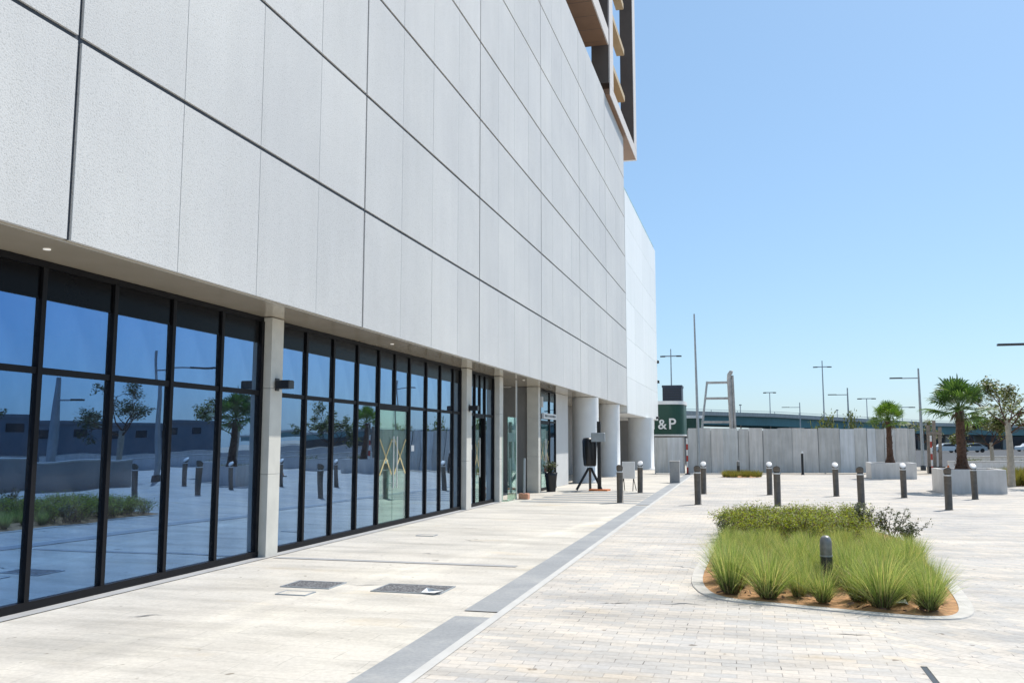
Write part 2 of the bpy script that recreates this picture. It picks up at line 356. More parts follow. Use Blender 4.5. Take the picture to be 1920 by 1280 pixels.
# ------------------------------------------------------------------ podium building
pod = empty('podium_building', 'large grey panelled podium block with a black framed glass ground floor', 'building', (-6.5, 15, 0))
INV = Matrix.Translation((6.5, -15, 0))
def P(mb, name, mat, parent=None):
    o = mb.build(name, mat, parent or pod)
    if parent is None: o.location = (6.5, -15, 0)
    return o
YE = 44.5; Y0 = -18.6
majorsY = [6.55+6.325*k for k in range(-4, 7)]     # ..., 6.55, 12.9, ..., 44.5
zs = [3.42, 5.32, 7.25, 9.15, 11.05, 13.1, 15.15, 17.3]
mb = MB(); g = .026; gm = .003
for i in range(len(majorsY)-1):
    ya, yb = majorsY[i], majorsY[i+1]
    for j in range(len(zs)-1):
        za, zb = zs[j]+(g if j else 0), zs[j+1]-(g if j < len(zs)-2 else 0)
        for k in range(4):
            a = ya+(yb-ya)*k/4+(g if k == 0 else gm); b = ya+(yb-ya)*(k+1)/4-(g if k == 3 else gm)
            if i == len(majorsY)-2 and k == 3: b = yb
            off = rnd.uniform(-.0015, .0015)
            mb.bbox(-5.945, -5.90+off, a, b, za, zb, .003)
P(mb, 'cladding', M['panel'])
mb = MB().box(-6.2, -5.925, majorsY[0], YE-.01, 3.425, 17.25)
P(mb, 'joint_backing', M['joint'])
mb = MB().box(-40, -6.205, majorsY[0], YE-.02, 3.55, 17.2); P(mb, 'upper_wall', M['render'])
mb = MB(); mb.box(-40, -5.95, majorsY[0], YE, 3.40, 3.424); mb.box(-40, -6.21, majorsY[0], YE-.02, 3.425, 3.545); sof = P(mb, 'soffit', M['soffit'])
# shop interior, floor and rear wall
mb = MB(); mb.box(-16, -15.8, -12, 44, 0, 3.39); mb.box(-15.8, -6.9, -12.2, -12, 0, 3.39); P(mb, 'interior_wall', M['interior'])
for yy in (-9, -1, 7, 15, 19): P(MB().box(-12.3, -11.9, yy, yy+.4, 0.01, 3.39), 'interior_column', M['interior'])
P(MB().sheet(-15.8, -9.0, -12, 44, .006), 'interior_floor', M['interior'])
# square columns between the bays
def square_column(y0, y1, xf):
    mb = MB()
    z = [0, 1.15, 2.37, 3.39]
    for a, b in zip(z[:-1], z[1:]): mb.bbox(-6.95, xf, y0, y1, a+.004, b, .004)
    P(mb, 'column', M['stone_col'])
for y0, y1, xf in ((1.3, 1.7, -6.6), (11.33, 11.66, -6.6), (20.44, 20.84, -6.59), (23.3, 23.66, -6.57), (27.9, 28.2, -6.57)): square_column(y0, y1, xf)
def wall_light(y, parent=None):
    mb = MB(); mb.bbox(-6.59, -6.36, y-.08, y+.08, 2.37, 2.49, .012); mb.box(-6.6, -6.585, y-.05, y+.05, 2.34, 2.52)
    P(mb, 'wall_light', M['black'])
wall_light(11.5); wall_light(20.64)
# glazed bays
GX = -6.76
def window_bay(ys, zdoor=None, upper_extra=()):
    y0, y1 = ys[0], ys[-1]
    fr = MB()
    fr.box(GX-.05, GX+.05, y0, y1, 0.0, .085); fr.box(GX-.06, GX+.03, y0, y1, 3.33, 3.395)
    fw = .030
    def tr(a, b): fr.box(GX-.05, GX+.032, a, b, 2.27, 2.335)
    for i, y in enumerate(ys):
        a, b = (y, y+.07) if i == 0 else ((y-.07, y) if i == len(ys)-1 else (y-fw, y+fw))
        fr.box(GX-.06, GX+.045, a, b, .086, 3.329)
    for a, b in zip(ys[:-1], ys[1:]):
        tr(a+fw+.001 if a != y0 else a+.071, b-fw-.001 if b != y1 else b-.071)
    for y in upper_extra: fr.box(GX-.055, GX+.04, y-.03, y+.03, 2.336, 3.328)
    F = P(fr, 'window_bay', M['frame'])
    for a, b in zip(ys[:-1], ys[1:]):
        for k, (z0, z1) in enumerate(((.087, 2.268), (2.337, 3.327))):
            if zdoor and k == 0 and abs(a-zdoor[0]) < .01: continue
            yc, zc = (a+b)/2, (z0+z1)/2
            m = MB(); n1 = 1
            m.box(-.006, .006, -(b-a)/2+.02, (b-a)/2-.02, -(z1-z0)/2-.012, (z1-z0)/2+.012)
            o = m.build('pane', M['glass'], F); o.location = (GX+rnd.uniform(-.002, .002), yc, zc)
            o.rotation_euler = (0, R(rnd.uniform(-.22, .16)), R(rnd.uniform(-.16, .16)))
    sp = MB().box(GX+.009, GX+.015, y0+.072, y1-.072, 3.04, 3.327).box(GX+.009, GX+.02, y0+.072, y1-.072, 3.012, 3.038)
    sp.build('spandrel', M['spandrel'], F)
    return F
b1 = [1.7]+[11.32-1.035*k for k in range(9, 0, -1)]+[11.32]
window_bay(b1)
window_bay([11.68, 12.62, 13.57, 14.53, 15.48, 17.05, 18.03, 18.93, 19.83, 20.42], zdoor=(15.48, 17.05), upper_extra=(16.27,))
window_bay([20.86, 21.55, 22.45, 23.3], zdoor=(21.55, 22.45), upper_extra=(22.0,))
window_bay([28.2, 28.9, 30.3, 31.3], zdoor=(28.9, 30.3))
window_bay([-11.9, -9.9, -8.0, -6.1, -4.2, -2.3, -.4, 1.3])
def entrance_door(a, b, open_right=False):
    mb = MB(); mb.box(GX-.05, GX+.03, a+.031, a+.07, .086, 2.22); mb.box(GX-.05, GX+.03, b-.07, b-.031, .086, 2.22); mb.box(GX-.05, GX+.03, a+.031, b-.031, 2.22, 2.268)
    D = P(mb, 'entrance_door', M['frame'])
    mid = (a+b)/2
    for s, (p, q) in ((0, (a+.08, mid-.006)), (1, (mid+.006, b-.08))):
        if open_right and s == 1:
            m = MB().box(GX-.75, GX-.06, q-.01, q+.002, .09, 2.26); m.build('door_leaf', M['clear_glass'], D)
        else:
            m = MB().box(GX-.008, GX+.006, p, q, .09, 2.215); m.build('door_leaf', M['clear_glass'], D)
        hy = mid-.09 if s == 0 else mid+.09
        if not (open_right and s == 1):
            MB().tube([(GX+.055, hy, .72), (GX+.055, hy, 1.72)], .014, 8).tube([(GX, hy, .82), (GX+.055, hy, .82)], .01, 6).tube([(GX, hy, 1.62), (GX+.055, hy, 1.62)], .01, 6).build('pull_handle', M['cap_light'], D)
            m = MB(); w_ = (q-p)
            for sg in (-1, 1):
                c0 = Vector((GX+.010, (p+q)/2, 1.32)); dd = Vector((0, w_*.42, sg*.34))
                nn = Vector((0, -dd.z, dd.y)).normalized()*.022
                x = GX+.0075+.0015*(sg+1)
                m.add([(x, c0.y-dd.y-nn.y, c0.z-dd.z-nn.z), (x, c0.y+dd.y-nn.y, c0.z+dd.z-nn.z), (x, c0.y+dd.y+nn.y, c0.z+dd.z+nn.z), (x, c0.y-dd.y+nn.y, c0.z-dd.z+nn.z)], [(0, 1, 2, 3)])
            m.build('masking_tape', M['tape'], D)
    return D
entrance_door(15.48, 17.05); entrance_door(21.55, 22.45, True); entrance_door(28.9, 30.3)
P(MB().box(GX+.008, GX+.012, 17.22, 17.38, 1.42, 1.54), 'door_notice', M['white'])
P(MB().box(GX+.008, GX+.012, 21.2, 21.38, 1.42, 1.54), 'door_notice', M['white'])
# recessed entrance and rear walls in the shade
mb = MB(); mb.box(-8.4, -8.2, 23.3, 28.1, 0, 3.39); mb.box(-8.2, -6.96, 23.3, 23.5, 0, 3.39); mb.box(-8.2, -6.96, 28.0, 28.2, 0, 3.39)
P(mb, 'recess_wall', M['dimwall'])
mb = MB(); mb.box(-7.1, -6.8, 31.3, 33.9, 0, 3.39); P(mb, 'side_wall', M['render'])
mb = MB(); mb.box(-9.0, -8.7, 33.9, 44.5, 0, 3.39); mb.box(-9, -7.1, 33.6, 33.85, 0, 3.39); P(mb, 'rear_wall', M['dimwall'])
P(MB().bbox(-6.78, -6.55, 28.3, 28.55, 2.75, 3.1, .01), 'speaker_box', M['kerb'])
mb = MB(); mb.box(-6.70, -6.62, 28.95, 30.9, 2.40, 2.58)
sg = P(mb, 'shop_sign', M['white'])
mb = MB()
for k in range(9): mb.box(-6.618, -6.612, 29.1+.19*k, 29.1+.19*k+rnd.uniform(.08, .15), 2.45, 2.53)
mb.build('sign_lettering', M['dark_metal'], sg)
# round columns
def round_column(x, y, r, top, parent, name='round_column'):
    mb = MB(); mb.lathe([(r+.015, 0), (r+.015, .09), (r, .095), (r, 2.2)], 40, (x, y)); mb.lathe([(r-.006, 2.2), (r-.006, 2.215)], 40, (x, y)); mb.lathe([(r, 2.215), (r, top)], 40, (x, y))
    return mb
P(round_column(-6.40, 35.5, .53, 3.39, pod), 'round_column', M['roundcol'])
P(round_column(-6.42, 42.0, .49, 3.39, pod), 'round_column', M['roundcol'])
# soffit downlights
for y in (3.5, 6.75, 15.1, 25):
    P(MB().lathe([(.035, 3.394), (.035, 3.399)], 14, (-6.32, y)), 'downlight', M['lens'])

# ------------------------------------------------------------------ tower above the podium
tow = empty('tower', 'tall tower with brown soffits, pale frames and tan louvres rising above the grey podium', 'tower', (-9, 38, 17.3))
def T(mb, name, mat):
    o = mb.build(name, mat, tow); o.location = (9, -38, -17.3); return o
XF = -5.68
T(MB().box(-24, -8.2, 2, 46.5, 17.21, 46), 'tower_wall', M['tower_dark'])
mb = MB()
for z in np.arange(19.4, 44, 3.6):
    mb.box(-8.19, -8.12, 3, 38, z+1.0, z+3.0)
T(mb, 'window_strip', M['glass'])
T(MB().box(XF-.03, XF, 38.6, 48.5, 17.33, 17.9).box(-7.4, XF-.031, 48.3, 48.5, 17.33, 17.9), 'frame_beam', M['tower_light'])
T(MB().box(-8.1, XF-.035, 38.6, 48.29, 17.335, 17.6), 'beam_soffit', M['tower_brown'])
for y in (38.6, 29.5, 20.4):
    T(MB().box(XF-.06, XF+.004, y, y+1.1, 17.901, 46), 'frame_column', M['tower_light'])
    T(MB().box(XF-.85, XF-.061, y+.02, y+1.05, 17.901, 46), 'column_core', M['tower_dark'])
T(MB().box(XF-.03, XF+.004, 47.4, 48.5, 17.901, 46), 'frame_column', M['tower_light'])
T(MB().box(XF-.72, XF-.031, 47.42, 48.45, 17.901, 46), 'end_fin', M['tower_dark'])
for k in range(11):
    z = 19.0+2.5*k; mb = MB()
    mb.bbox(XF-.42, XF-.02, 39.7, 43.9, z, z+.32, .03); T(mb, 'louvre', M['tower_tan'])
for k in range(7):
    z = 19.55+3.75*k
    for y0, y1 in ((30.6, 38.3), (21.5, 29.4)):
        mb = MB(); mb.box(XF-.05, XF+.001, y0, y1, z, z+.75); o = T(mb, 'balcony_fascia', M['tower_light'])
        T(MB().box(-8.1, XF-.051, y0+.02, y1-.02, z+.005, z+.3), 'balcony_soffit', M['tower_brown'])
        mb = MB()
        for yy in np.arange(y0+1, y1-.3, 1.25): mb.box(-8.05, XF-.07, yy, yy+.02, z+.0, z+.0045)
        mb.box(-6.75, -6.73, y0+.03, y1-.03, z-.001, z+.004)
        T(mb, 'soffit_joint', M['tower_dark'])

# ------------------------------------------------------------------ white annex
ann = empty('white_annex', 'white panelled wing on a round column beyond the grey podium', 'building', (-8, 52, 0))
def A(mb, name, mat):
    o = mb.build(name, mat, ann); o.location = (8, -52, 0); return o
AX = -5.885; AY1 = 60.0
mb = MB()
zz = [3.07, 4.9, 6.9, 8.9, 10.9, 12.9, 14.6]; yy = [44.52, 48.2, 52.1, 56.0, AY1]
for i in range(4):
    for j in range(6): mb.bbox(AX-.05, AX, yy[i]+.004, yy[i+1]-.004, zz[j]+.004, zz[j+1]-.004, .003)
A(mb, 'panel_wall', M['white_panel'])
A(MB().box(-20, AX-.051, 44.53, AY1-.01, 3.10, 14.5), 'wall_core', M['white_panel'])
A(MB().box(-20, AX-.02, 44.54, AY1-.02, 3.05, 3.075), 'soffit', M['white'])
A(MB().box(AX-.12, AX-.10, 44.6, AY1-.1, 14.6, 14.85), 'glass_parapet', M['clear_glass'])
A(MB().box(AX-.13, AX-.09, 44.6, AY1-.1, 14.851, 14.88), 'parapet_rail', M['steel'])
A(round_column(-6.28, 53.5, .76, 3.045, ann), 'round_column', M['roundcol'])
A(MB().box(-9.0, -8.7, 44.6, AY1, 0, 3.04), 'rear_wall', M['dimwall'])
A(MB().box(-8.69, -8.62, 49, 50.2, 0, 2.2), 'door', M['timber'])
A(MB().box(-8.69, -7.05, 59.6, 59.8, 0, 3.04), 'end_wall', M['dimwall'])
for z in (6.9, 5.55):
    mb = MB(); mb.bbox(AX-.2, AX+.12, AY1+.001, AY1+.22, z, z+.2, .02); mb.tube([(AX-.1, AY1, z+.1), (AX-.1, AY1+.1, z+.1)], .03, 6); A(mb, 'flood_lamp', M['black'])
A(MB().bbox(AX+.001, AX+.18, 58.6, 58.85, 3.12, 3.28, .02), 'camera_housing', M['dark_metal'])

# ------------------------------------------------------------------ bollards
def make_bollard():
    root = empty('bollard', 'x', 'bollard', group='bronze bollards standing in two rows across the plaza')
    r = .085
    MB().lathe([(r+.012, 0), (r+.012, .012), (r, .014), (r, .80)], 24).build('post', M['bronze'], root)
    MB().lathe([(r+.003, .801), (r+.003, .832)], 24).build('ring', M['cap_light'], root)
    MB().lathe([(r-.012, .833), (r-.012, .862)], 24).build('neck', M['dark_metal'], root)
    # slanted hood: dark rim, pale top that falls towards -Y
    n = 24; mb = MB(); vs = []
    for k in range(n):
        a = 2*math.pi*k/n; vs.append((r*math.cos(a), r*math.sin(a), .863))
    for k in range(n):
        a = 2*math.pi*k/n; vs.append((r*math.cos(a), r*math.sin(a), 0.930+.066*math.sin(a)))
    mb.add(vs, [(k, (k+1) % n, n+(k+1) % n, n+k) for k in range(n)], True); mb.add(vs[:n], [tuple(range(n-1, -1, -1))])
    mb.build('hood', M['bronze'], root)
    mb = MB(); vs = []
    for f_, h in ((1.03, -.012), (1.03, .004), (.82, .014), (.45, .019)):
        for k in range(n):
            a = 2*math.pi*k/n; vs.append((f_*r*math.cos(a), f_*r*math.sin(a), 0.934+.066*f_*math.sin(a)+h))
    fs = [(i*n+k, i*n+(k+1) % n, (i+1)*n+(k+1) % n, (i+1)*n+k) for i in range(3) for k in range(n)]
    mb.add(vs, fs, True); mb.add(vs[-n:], [tuple(range(n))], True); mb.build('cap', M['cap_white'], root)
    return root
bol = make_bollard()
near = [(-3.39, 23.9), (-1.34, 23.75), (.64, 23.65), (2.62, 23.6), (4.55, 23.4)]
far = [(-3.43, 28.75), (-1.43, 28.6), (.55, 28.6), (2.46, 28.4), (4.29, 28.1), (6.12, 27.9)]
L1 = ['dark capped bollard in the near row on the pavement side of the drainage strip',
      'dark capped bollard in the near row beside the drainage strip on the plaza',
      'dark capped bollard in the near row behind the left half of the planted island',
      'dark capped bollard in the near row behind the right half of the planted island',
      'dark capped bollard in the near row before the big palm planter']
L2 = ['pale capped bollard in the far row beside the white board on legs',
      'pale capped bollard in the far row below the tall leaning pole',
      'pale capped bollard in the far row behind the left half of the planted island',
      'pale capped bollard in the far row between the island and the smaller palm',
      'pale capped bollard in the far row in front of the smaller palm planter',
      'pale capped bollard in the far row in front of the big palm planter']
first = True
for (x, y), lb in zip(near, L1):
    o = bol if first else dup(bol); first = False
    o.location = (x, y, 0); o.rotation_euler = (R(rnd.uniform(-.7, .7)), R(rnd.uniform(-.7, .7)), R(180+rnd.uniform(-6, 6))); o['label'] = lb
for (x, y), lb in zip(far, L2):
    o = dup(bol, (x, y, 0), R(rnd.uniform(-6, 6)), lb); o.rotation_euler.x = R(rnd.uniform(-.7, .7)); o.rotation_euler.y = R(rnd.uniform(-.7, .7))
for ch in [c for c in SC.objects if c.parent and c.name.startswith('cap') and abs(c.parent.rotation_euler.z) > 2]:
    ch.data = ch.data.copy(); ch.data.materials[0] = M['dark_metal']

# ------------------------------------------------------------------ covers in the paving
def cover(name, x0, x1, y0, y1, label, mat, z=.006):
    o = empty(name, label, 'cover', ((x0+x1)/2, (y0+y1)/2, 0))
    hx, hy = (x1-x0)/2, (y1-y0)/2
    MB().box(-hx+.02, hx-.02, -hy+.02, hy-.02, -.03, z-.002).build('infill', mat, o)
    fr = MB(); e = .02
    fr.box(-hx, hx, -hy, -hy+e-.001, -.03, z); fr.box(-hx, hx, hy-e+.001, hy, -.03, z)
    fr.box(-hx, -hx+e-.001, -hy+e, hy-e, -.03, z); fr.box(hx-e+.001, hx, -hy+e, hy-e, -.03, z)
    fr.build('frame', M['steel'], o); return o
cover('manhole_cover', -5.12, -4.52, 9.12, 9.57, 'smaller pebble filled manhole cover in the pavement nearer the glass', M['pebble'])
cover('manhole_cover', -4.02, -3.22, 9.10, 9.63, 'larger pebble filled manhole cover in the pavement near the drainage strip', M['pebble'])
cover('manhole_cover', -4.92, -4.56, 8.66, 8.90, 'small pale square cover just in front of the dark covers', M['flag'])
o = cover('manhole_cover', -5.62, -5.3, 14.6, 14.85, 'small pale cover in the pavement outside the taped door', M['flag'])
o = empty('access_cover', 'cream paved access cover with a dark gap at the near right corner', 'cover', (1.8, 6.4, 0))
MB().box(-.62, .9, -.8, .70, -.02, .007).build('infill', M['flag'], o)
MB().box(-.66, -.625, -.8, .72, -.02, .003).box(-.66, .9, .705, .72, -.02, .003).build('frame', M['dark_metal'], o)
mb = MB(); mb.add([(-3.44, 9.11, .012), (-3.27, 9.06, .02), (-3.20, 9.16, .035), (-3.33, 9.21, .016), (-3.40, 9.19, .05)], [(0, 1, 2, 3), (0, 3, 4), (3, 2, 4)])
for i, p in enumerate(list(mb.v)): mb.v.append((p[0]+.002, p[1], p[2]-.003))
mb.f += [(8, 7, 6, 5)]; mb.sm += [False]
m2 = MB(); m2.add([(1.30, 9.50, .05), (1.40, 9.47, .06), (1.42, 9.55, .085), (1.33, 9.57, .055)], [(0, 1, 2, 3)]); m2.add([(1.40, 9.47, .06), (1.44, 9.50, .04), (1.42, 9.55, .085)], [(0, 1, 2)])
tag(m2.build('paper_scrap', M['white']), 'small white scrap lying on the orange sand of the island bed', 'litter')
tag(mb.build('paper_scrap', M['white']), 'crumpled white scrap of paper on the larger manhole cover', 'litter')

# ------------------------------------------------------------------ planted island
def smooth_poly(pts, it=3):
    for _ in range(it):
        q = []
        for i in range(len(pts)):
            a, b = Vector(pts[i]), Vector(pts[(i+1) % len(pts)])
            q += [a.lerp(b, .22), a.lerp(b, .78)]
        pts = q
    return [Vector((p[0], p[1])) for p in pts]
def offset(pts, dd):
    out = []; n = len(pts)
    for i in range(n):
        tt = (pts[(i+1) % n]-pts[i-1]).normalized(); out.append(pts[i]+Vector((tt.y, -tt.x))*dd)
    return out
def island(poly, kerbw, name_prefix, label, bedmat):
    inner = smooth_poly([Vector(p) for p in poly]); outer = offset(inner, kerbw); n = len(inner)
    root = empty(name_prefix, label, 'planting bed', (sum(p[0] for p in poly)/len(poly), sum(p[1] for p in poly)/len(poly), 0))
    ox, oy = root.location.x, root.location.y
    mb = MB(); h = .012
    v = [(p.x-ox, p.y-oy, 0) for p in outer]+[(p.x-ox, p.y-oy, h) for p in offset(inner, kerbw-.006)]+[(p.x-ox, p.y-oy, h) for p in inner]+[(p.x-ox, p.y-oy, .0) for p in inner]
    f = []
    for k in range(3):
        for i in range(n): f.append((k*n+i, k*n+(i+1) % n, (k+1)*n+(i+1) % n, (k+1)*n+i))
    mb.add(v, f); mb.build('bed_kerb', M['bed_kerb'], root)
    # mounded bed
    cx = sum(p.x for p in inner)/n; cy = sum(p.y for p in inner)/n
    mb = MB(); v = []; rings = [1.0, .93, .8, .6, .4, .2]
    for j, s_ in enumerate(rings):
        for i, p in enumerate(inner):
            z = .004+(.07*(1-s_**2))+ (rnd.uniform(-.012, .018) if j else 0)
            v.append((cx+(p.x-cx)*s_-ox, cy+(p.y-cy)*s_-oy, z))
    v.append((cx-ox, cy-oy, .075)); f = []
    for j in range(len(rings)-1):
        for i in range(n): f.append((j*n+i, j*n+(i+1) % n, (j+1)*n+(i+1) % n, (j+1)*n+i))
    L = (len(rings)-1)*n
    for i in range(n): f.append((L+i, L+(i+1) % n, len(v)-1))
    mb.add(v, f, True); mb.build('sand_bed', bedmat, root)
    return root, inner
isl, inner = island([(-.62, 9.7), (.5, 9.36), (1.66, 9.02), (1.93, 9.5), (2.16, 12), (2.45, 16), (2.0, 17.9), (0, 18.2), (-.5, 17.9), (-.55, 14)], .135, 'planting_bed',
                    'kerbed island bed of orange sand planted with grasses', M['sand_bed'])
def inside(x, y, poly):
    c = False; n = len(poly)
    for i in range(n):
        a, b = poly[i], poly[i-1]
        if (a.y > y) != (b.y > y) and x < (b.x-a.x)*(y-a.y)/(b.y-a.y)+a.x: c = not c
    return c

def blades_mesh(seed, nb, L0, L1, lean, wd, spread, curl=1.0):
    r = random.Random(seed); mb = MB()
    for _ in range(nb):
        az = r.uniform(0, 2*math.pi); rr = spread*math.sqrt(r.random()); ln = r.uniform(L0, L1)
        th = min(1.35, abs(r.gauss(0, lean))+.04); az2 = az+r.gauss(0, .5); cu_ = curl*r.uniform(.25, .9)*(.4+th)
        p = Vector((rr*math.cos(az), rr*math.sin(az), 0)); w = wd*r.uniform(.7, 1.3); tw = r.uniform(0, math.pi)
        side = Vector((math.cos(tw), math.sin(tw), 0)); vs = []; n = 4
        for k in range(n+1):
            f = k/n; ww = w*(1-f**1.6)*.5+.0004
            vs += [p-side*ww, p+side*ww]
            a = th+cu_*f*f; dv = Vector((math.sin(a)*math.cos(az2), math.sin(a)*math.sin(az2), math.cos(a)))
            p = p+dv*(ln/n)
        mb.add(vs, [(2*k, 2*k+1, 2*k+3, 2*k+2) for k in range(n)], True)
    return mb
tufts = []
for s_ in range(6):
    g_ = blades_mesh(30+s_, 760, .22+.03*(s_ % 3), .55+.05*(s_ % 3), .30+.07*(s_ % 3), .0038, .085, curl=1.5); nf = len(g_.f)
    th_ = blades_mesh(130+s_, 260, .07, .24, .42, .008, .09); g_.add(th_.v, th_.f, True)  # short dry blades, coloured dark to put shade into the clump bases
    tufts.append(g_.build('grass_clump', M['blade'], second=(M['dry_shade'], nf)))
GR = 'fountain grass clumps filling the near half of the island bed'
spots = [(-.24, 9.86, 'broad tall grass clump at the left corner of the island bed'), (.14, 9.66, 'second grass clump from the left along the front kerb of the island'),
         (.44, 9.78, 'small grass clump third from the left along the front kerb'), (.66, 9.52, 'dense dark grass clump in the middle of the front kerb'),
         (1.19, 9.40, 'grey based grass clump left of the front right corner'), (1.60, 9.36, 'green grass clump at the front right corner of the island')]
pts = [(x, y) for x, y, _ in spots]
edge = [(1.72, 9.9), (1.78, 10.5), (1.84, 11.1), (1.9, 11.75), (1.98, 12.4), (2.06, 13.1), (2.14, 13.8), (-.32, 10.7), (-.34, 11.6), (-.36, 12.5), (-.36, 13.4)]
pts += edge
tries = 0; extra = []
while len(extra) < 82 and tries < 8000:
    tries += 1; x, y = rnd.uniform(-.5, 2.5), rnd.uniform(9.6, 14.4)
    if not inside(x, y, offset(inner, -.22)): continue
    if any((x-a)**2+(y-b)**2 < .315**2 for a, b in pts): continue
    if (abs(x-.77) < .2 and 9.7 < y < 10.6): continue
    pts.append((x, y)); extra.append((x, y))
used = set()
def place_tuft(x, y, lb, sc):
    i = rnd.randrange(6); src = tufts[i]
    if i in used: o = dup(src)
    else: o = src; used.add(i)
    o.location = (x, y, .03); o.rotation_euler = (0, 0, rnd.uniform(0, 6.28)); o.scale = (sc*rnd.uniform(.9, 1.1), sc*rnd.uniform(.9, 1.1), sc)
    tag(o, lb, 'grass', GR)
for (x, y, lb), sc in zip(spots, (1.08, .92, .64, .72, .98, .84)): place_tuft(x, y, lb, sc)
for x, y in edge+extra: place_tuft(x, y, 'green fountain grass clump among others in the near half of the island', rnd.uniform(.55, .95)*(1.0 if y < 11.5 else .82))
for t_ in tufts:
    if not t_.get('label'): bpy.data.objects.remove(t_)

def shrub_mesh(seed, nl, rx, h, leaf, twig=False):
    r = random.Random(seed); mb = MB(); st = MB()
    nst = 26 if not twig else 14
    stems = []
    for k in range(nst):
        az = r.uniform(0, 6.28); th = r.uniform(.05, .85) if not twig else r.uniform(.1, .75)
        ln = h*r.uniform(.75, 1.15)
        a = Vector((r.uniform(-.3, .3)*rx, r.uniform(-.3, .3)*rx, 0)); b = a+Vector((math.sin(th)*math.cos(az)*rx*1.3, math.sin(th)*math.sin(az)*rx*1.3, ln*(1-.25*th)))
        m_ = (a+b)/2+Vector((0, 0, .05)); stems.append((a, m_, b)); st.tube([a, m_, b], [.006, .004, .002], 4, False)
    for k in range(nl):
        a, m_, b = stems[r.randrange(nst)]; f = r.uniform(.15, 1.02) if not twig else r.uniform(.3, 1.02)
        p = (a.lerp(m_, f*2) if f < .5 else m_.lerp(b, f*2-1))
        sd = .055 if not twig else .022
        p = p+Vector((r.gauss(0, sd), r.gauss(0, sd), r.gauss(0, sd*.8)))
        if p.z < .01: continue
        e = Euler((r.uniform(-.9, .9), r.uniform(-.9, .9), r.uniform(0, 6.28))).to_matrix(); L = leaf*r.uniform(.7, 1.3)
        vs = [p+e@Vector(q) for q in ((0, -L, 0), (L*.45, 0, L*.12), (0, L, 0), (-L*.45, 0, L*.12))]
        mb.add(vs, [(0, 1, 2, 3)])
    return mb, st
shr = []
for s_ in range(4):
    root = empty('ground_shrub', 'low yellow green leafy shrub in the far half of the island bed', 'shrub', group='low leafy shrubs filling the far half of the island bed')
    mb, st = shrub_mesh(80+s_, 2100, .40, .37, .017); mb.build('foliage', M['shrub'], root); st.build('stem', M['bark_brown'], root); shr.append(root)
cnt = 0; sp = []; tries = 0
while len(sp) < 34 and tries < 5000:
    tries += 1; x, y = rnd.uniform(-.5, 1.75), rnd.uniform(14.7, 17.7)
    if not inside(x, y, offset(inner, -.2)) or any((x-a)**2+(y-b)**2 < .4**2 for a, b in sp): continue
    sp.append((x, y))
for i, (x, y) in enumerate(sp):
    o = shr[i] if i < 4 else dup(shr[i % 4])
    o.location = (x, y, .03); o.rotation_euler.z = rnd.uniform(0, 6.28); s_ = rnd.uniform(.85, 1.15); o.scale = (s_, s_, s_*rnd.uniform(.9, 1.2))
tw = []
for i, (x, y, lb) in enumerate(((1.75, 15.6, 'dark twiggy shrub just right of the light green shrubs'), (2.1, 15.3, 'sparse twiggy shrub at the middle of the right edge of the bed'), (2.25, 14.7, 'small sparse twiggy shrub leaning out at the right edge of the bed'), (-.45, 14.9, 'dark leafy sprig at the left edge of the island bed'))):
    root = empty('twiggy_shrub', lb, 'shrub', (x, y, .03))
    mb, st = shrub_mesh(120+i, 900 if i < 3 else 420, .42 if i < 3 else .22, .55 if i < 2 else .38, .02, True); mb.build('foliage', M['darkleaf'], root); st.build('stem', M['bark_brown'], root)

mb = MB(); rc = random.Random(3)
for _ in range(60):
    x, y = rc.uniform(-.5, 1.9), rc.uniform(9.15, 10.0)
    if not inside(x, y, offset(inner, -.03)): continue
    e = Euler((rc.uniform(-.5, .5), rc.uniform(-.5, .5), rc.uniform(0, 6))).to_matrix(); L = rc.uniform(.012, .05); wv = rc.uniform(.006, .016)
    p = Vector((x, y, .035)); mb.add([p+e@Vector(q) for q in ((-L, -wv, 0), (L, -wv*.6, 0), (L*1.1, wv, .01), (-L*.8, wv, .012))], [(0, 1, 2, 3)])
tag(mb.build('leaf_litter', M['bark_brown']), 'dry brown leaf litter scattered on the sand of the island bed', 'litter', kind='stuff')
def hood_light(x, y, label, h=.62, r=.063, rz=R(200)):
    o = empty('garden_light', label, 'light', (x, y, .02), rz)
    MB().lathe([(r, 0), (r, h-.22)], 24).build('post', M['dark_metal'], o)
    MB().lathe([(r+.004, h-.219), (r+.004, h-.205)], 24).build('ring', M['steel'], o)
    MB().lathe([(r, h-.204), (r, h-.09), (r*.96, h-.06), (r*.8, h-.025), (r*.5, h-.005), (r*.1, h)], 24).build('hood', M['hood'], o)
    return o
hood_light(.755, 10.2, 'grey metal garden light with a domed hood standing among the grasses', .59)

# far small round bed
isl2, inner2 = island([(-1.35, 42.2), (-.5, 41.9), (.45, 42.2), (.5, 43.6), (-.4, 44.2), (-1.3, 43.6)], .15, 'planting_bed', 'small round bed of ochre grass in front of the hoarding', M['sand_bed'])
ga = [blades_mesh(60+s_, 260, .12, .34, .5, .014, .16).build('ochre_clump', M['drygrass']) for s_ in range(2)]
k = 0; pp = []
for _ in range(400):
    x, y = rnd.uniform(-1.4, .55), rnd.uniform(41.9, 44.2)
    if not inside(x, y, offset(inner2, -.12)) or any((x-a)**2+(y-b)**2 < .3**2 for a, b in pp): continue
    o = ga[k] if k < 2 else dup(ga[k % 2]); k += 1; pp.append((x, y))
    o.location = (x, y, .03); o.rotation_euler.z = rnd.uniform(0, 6); tag(o, 'low ochre grass clump in the small round bed by the hoarding', 'grass', 'ochre grass clumps in the small round bed')
hood_light(-.55, 43.2, 'small dark garden light with a white top in the round ochre bed', .72, .07)

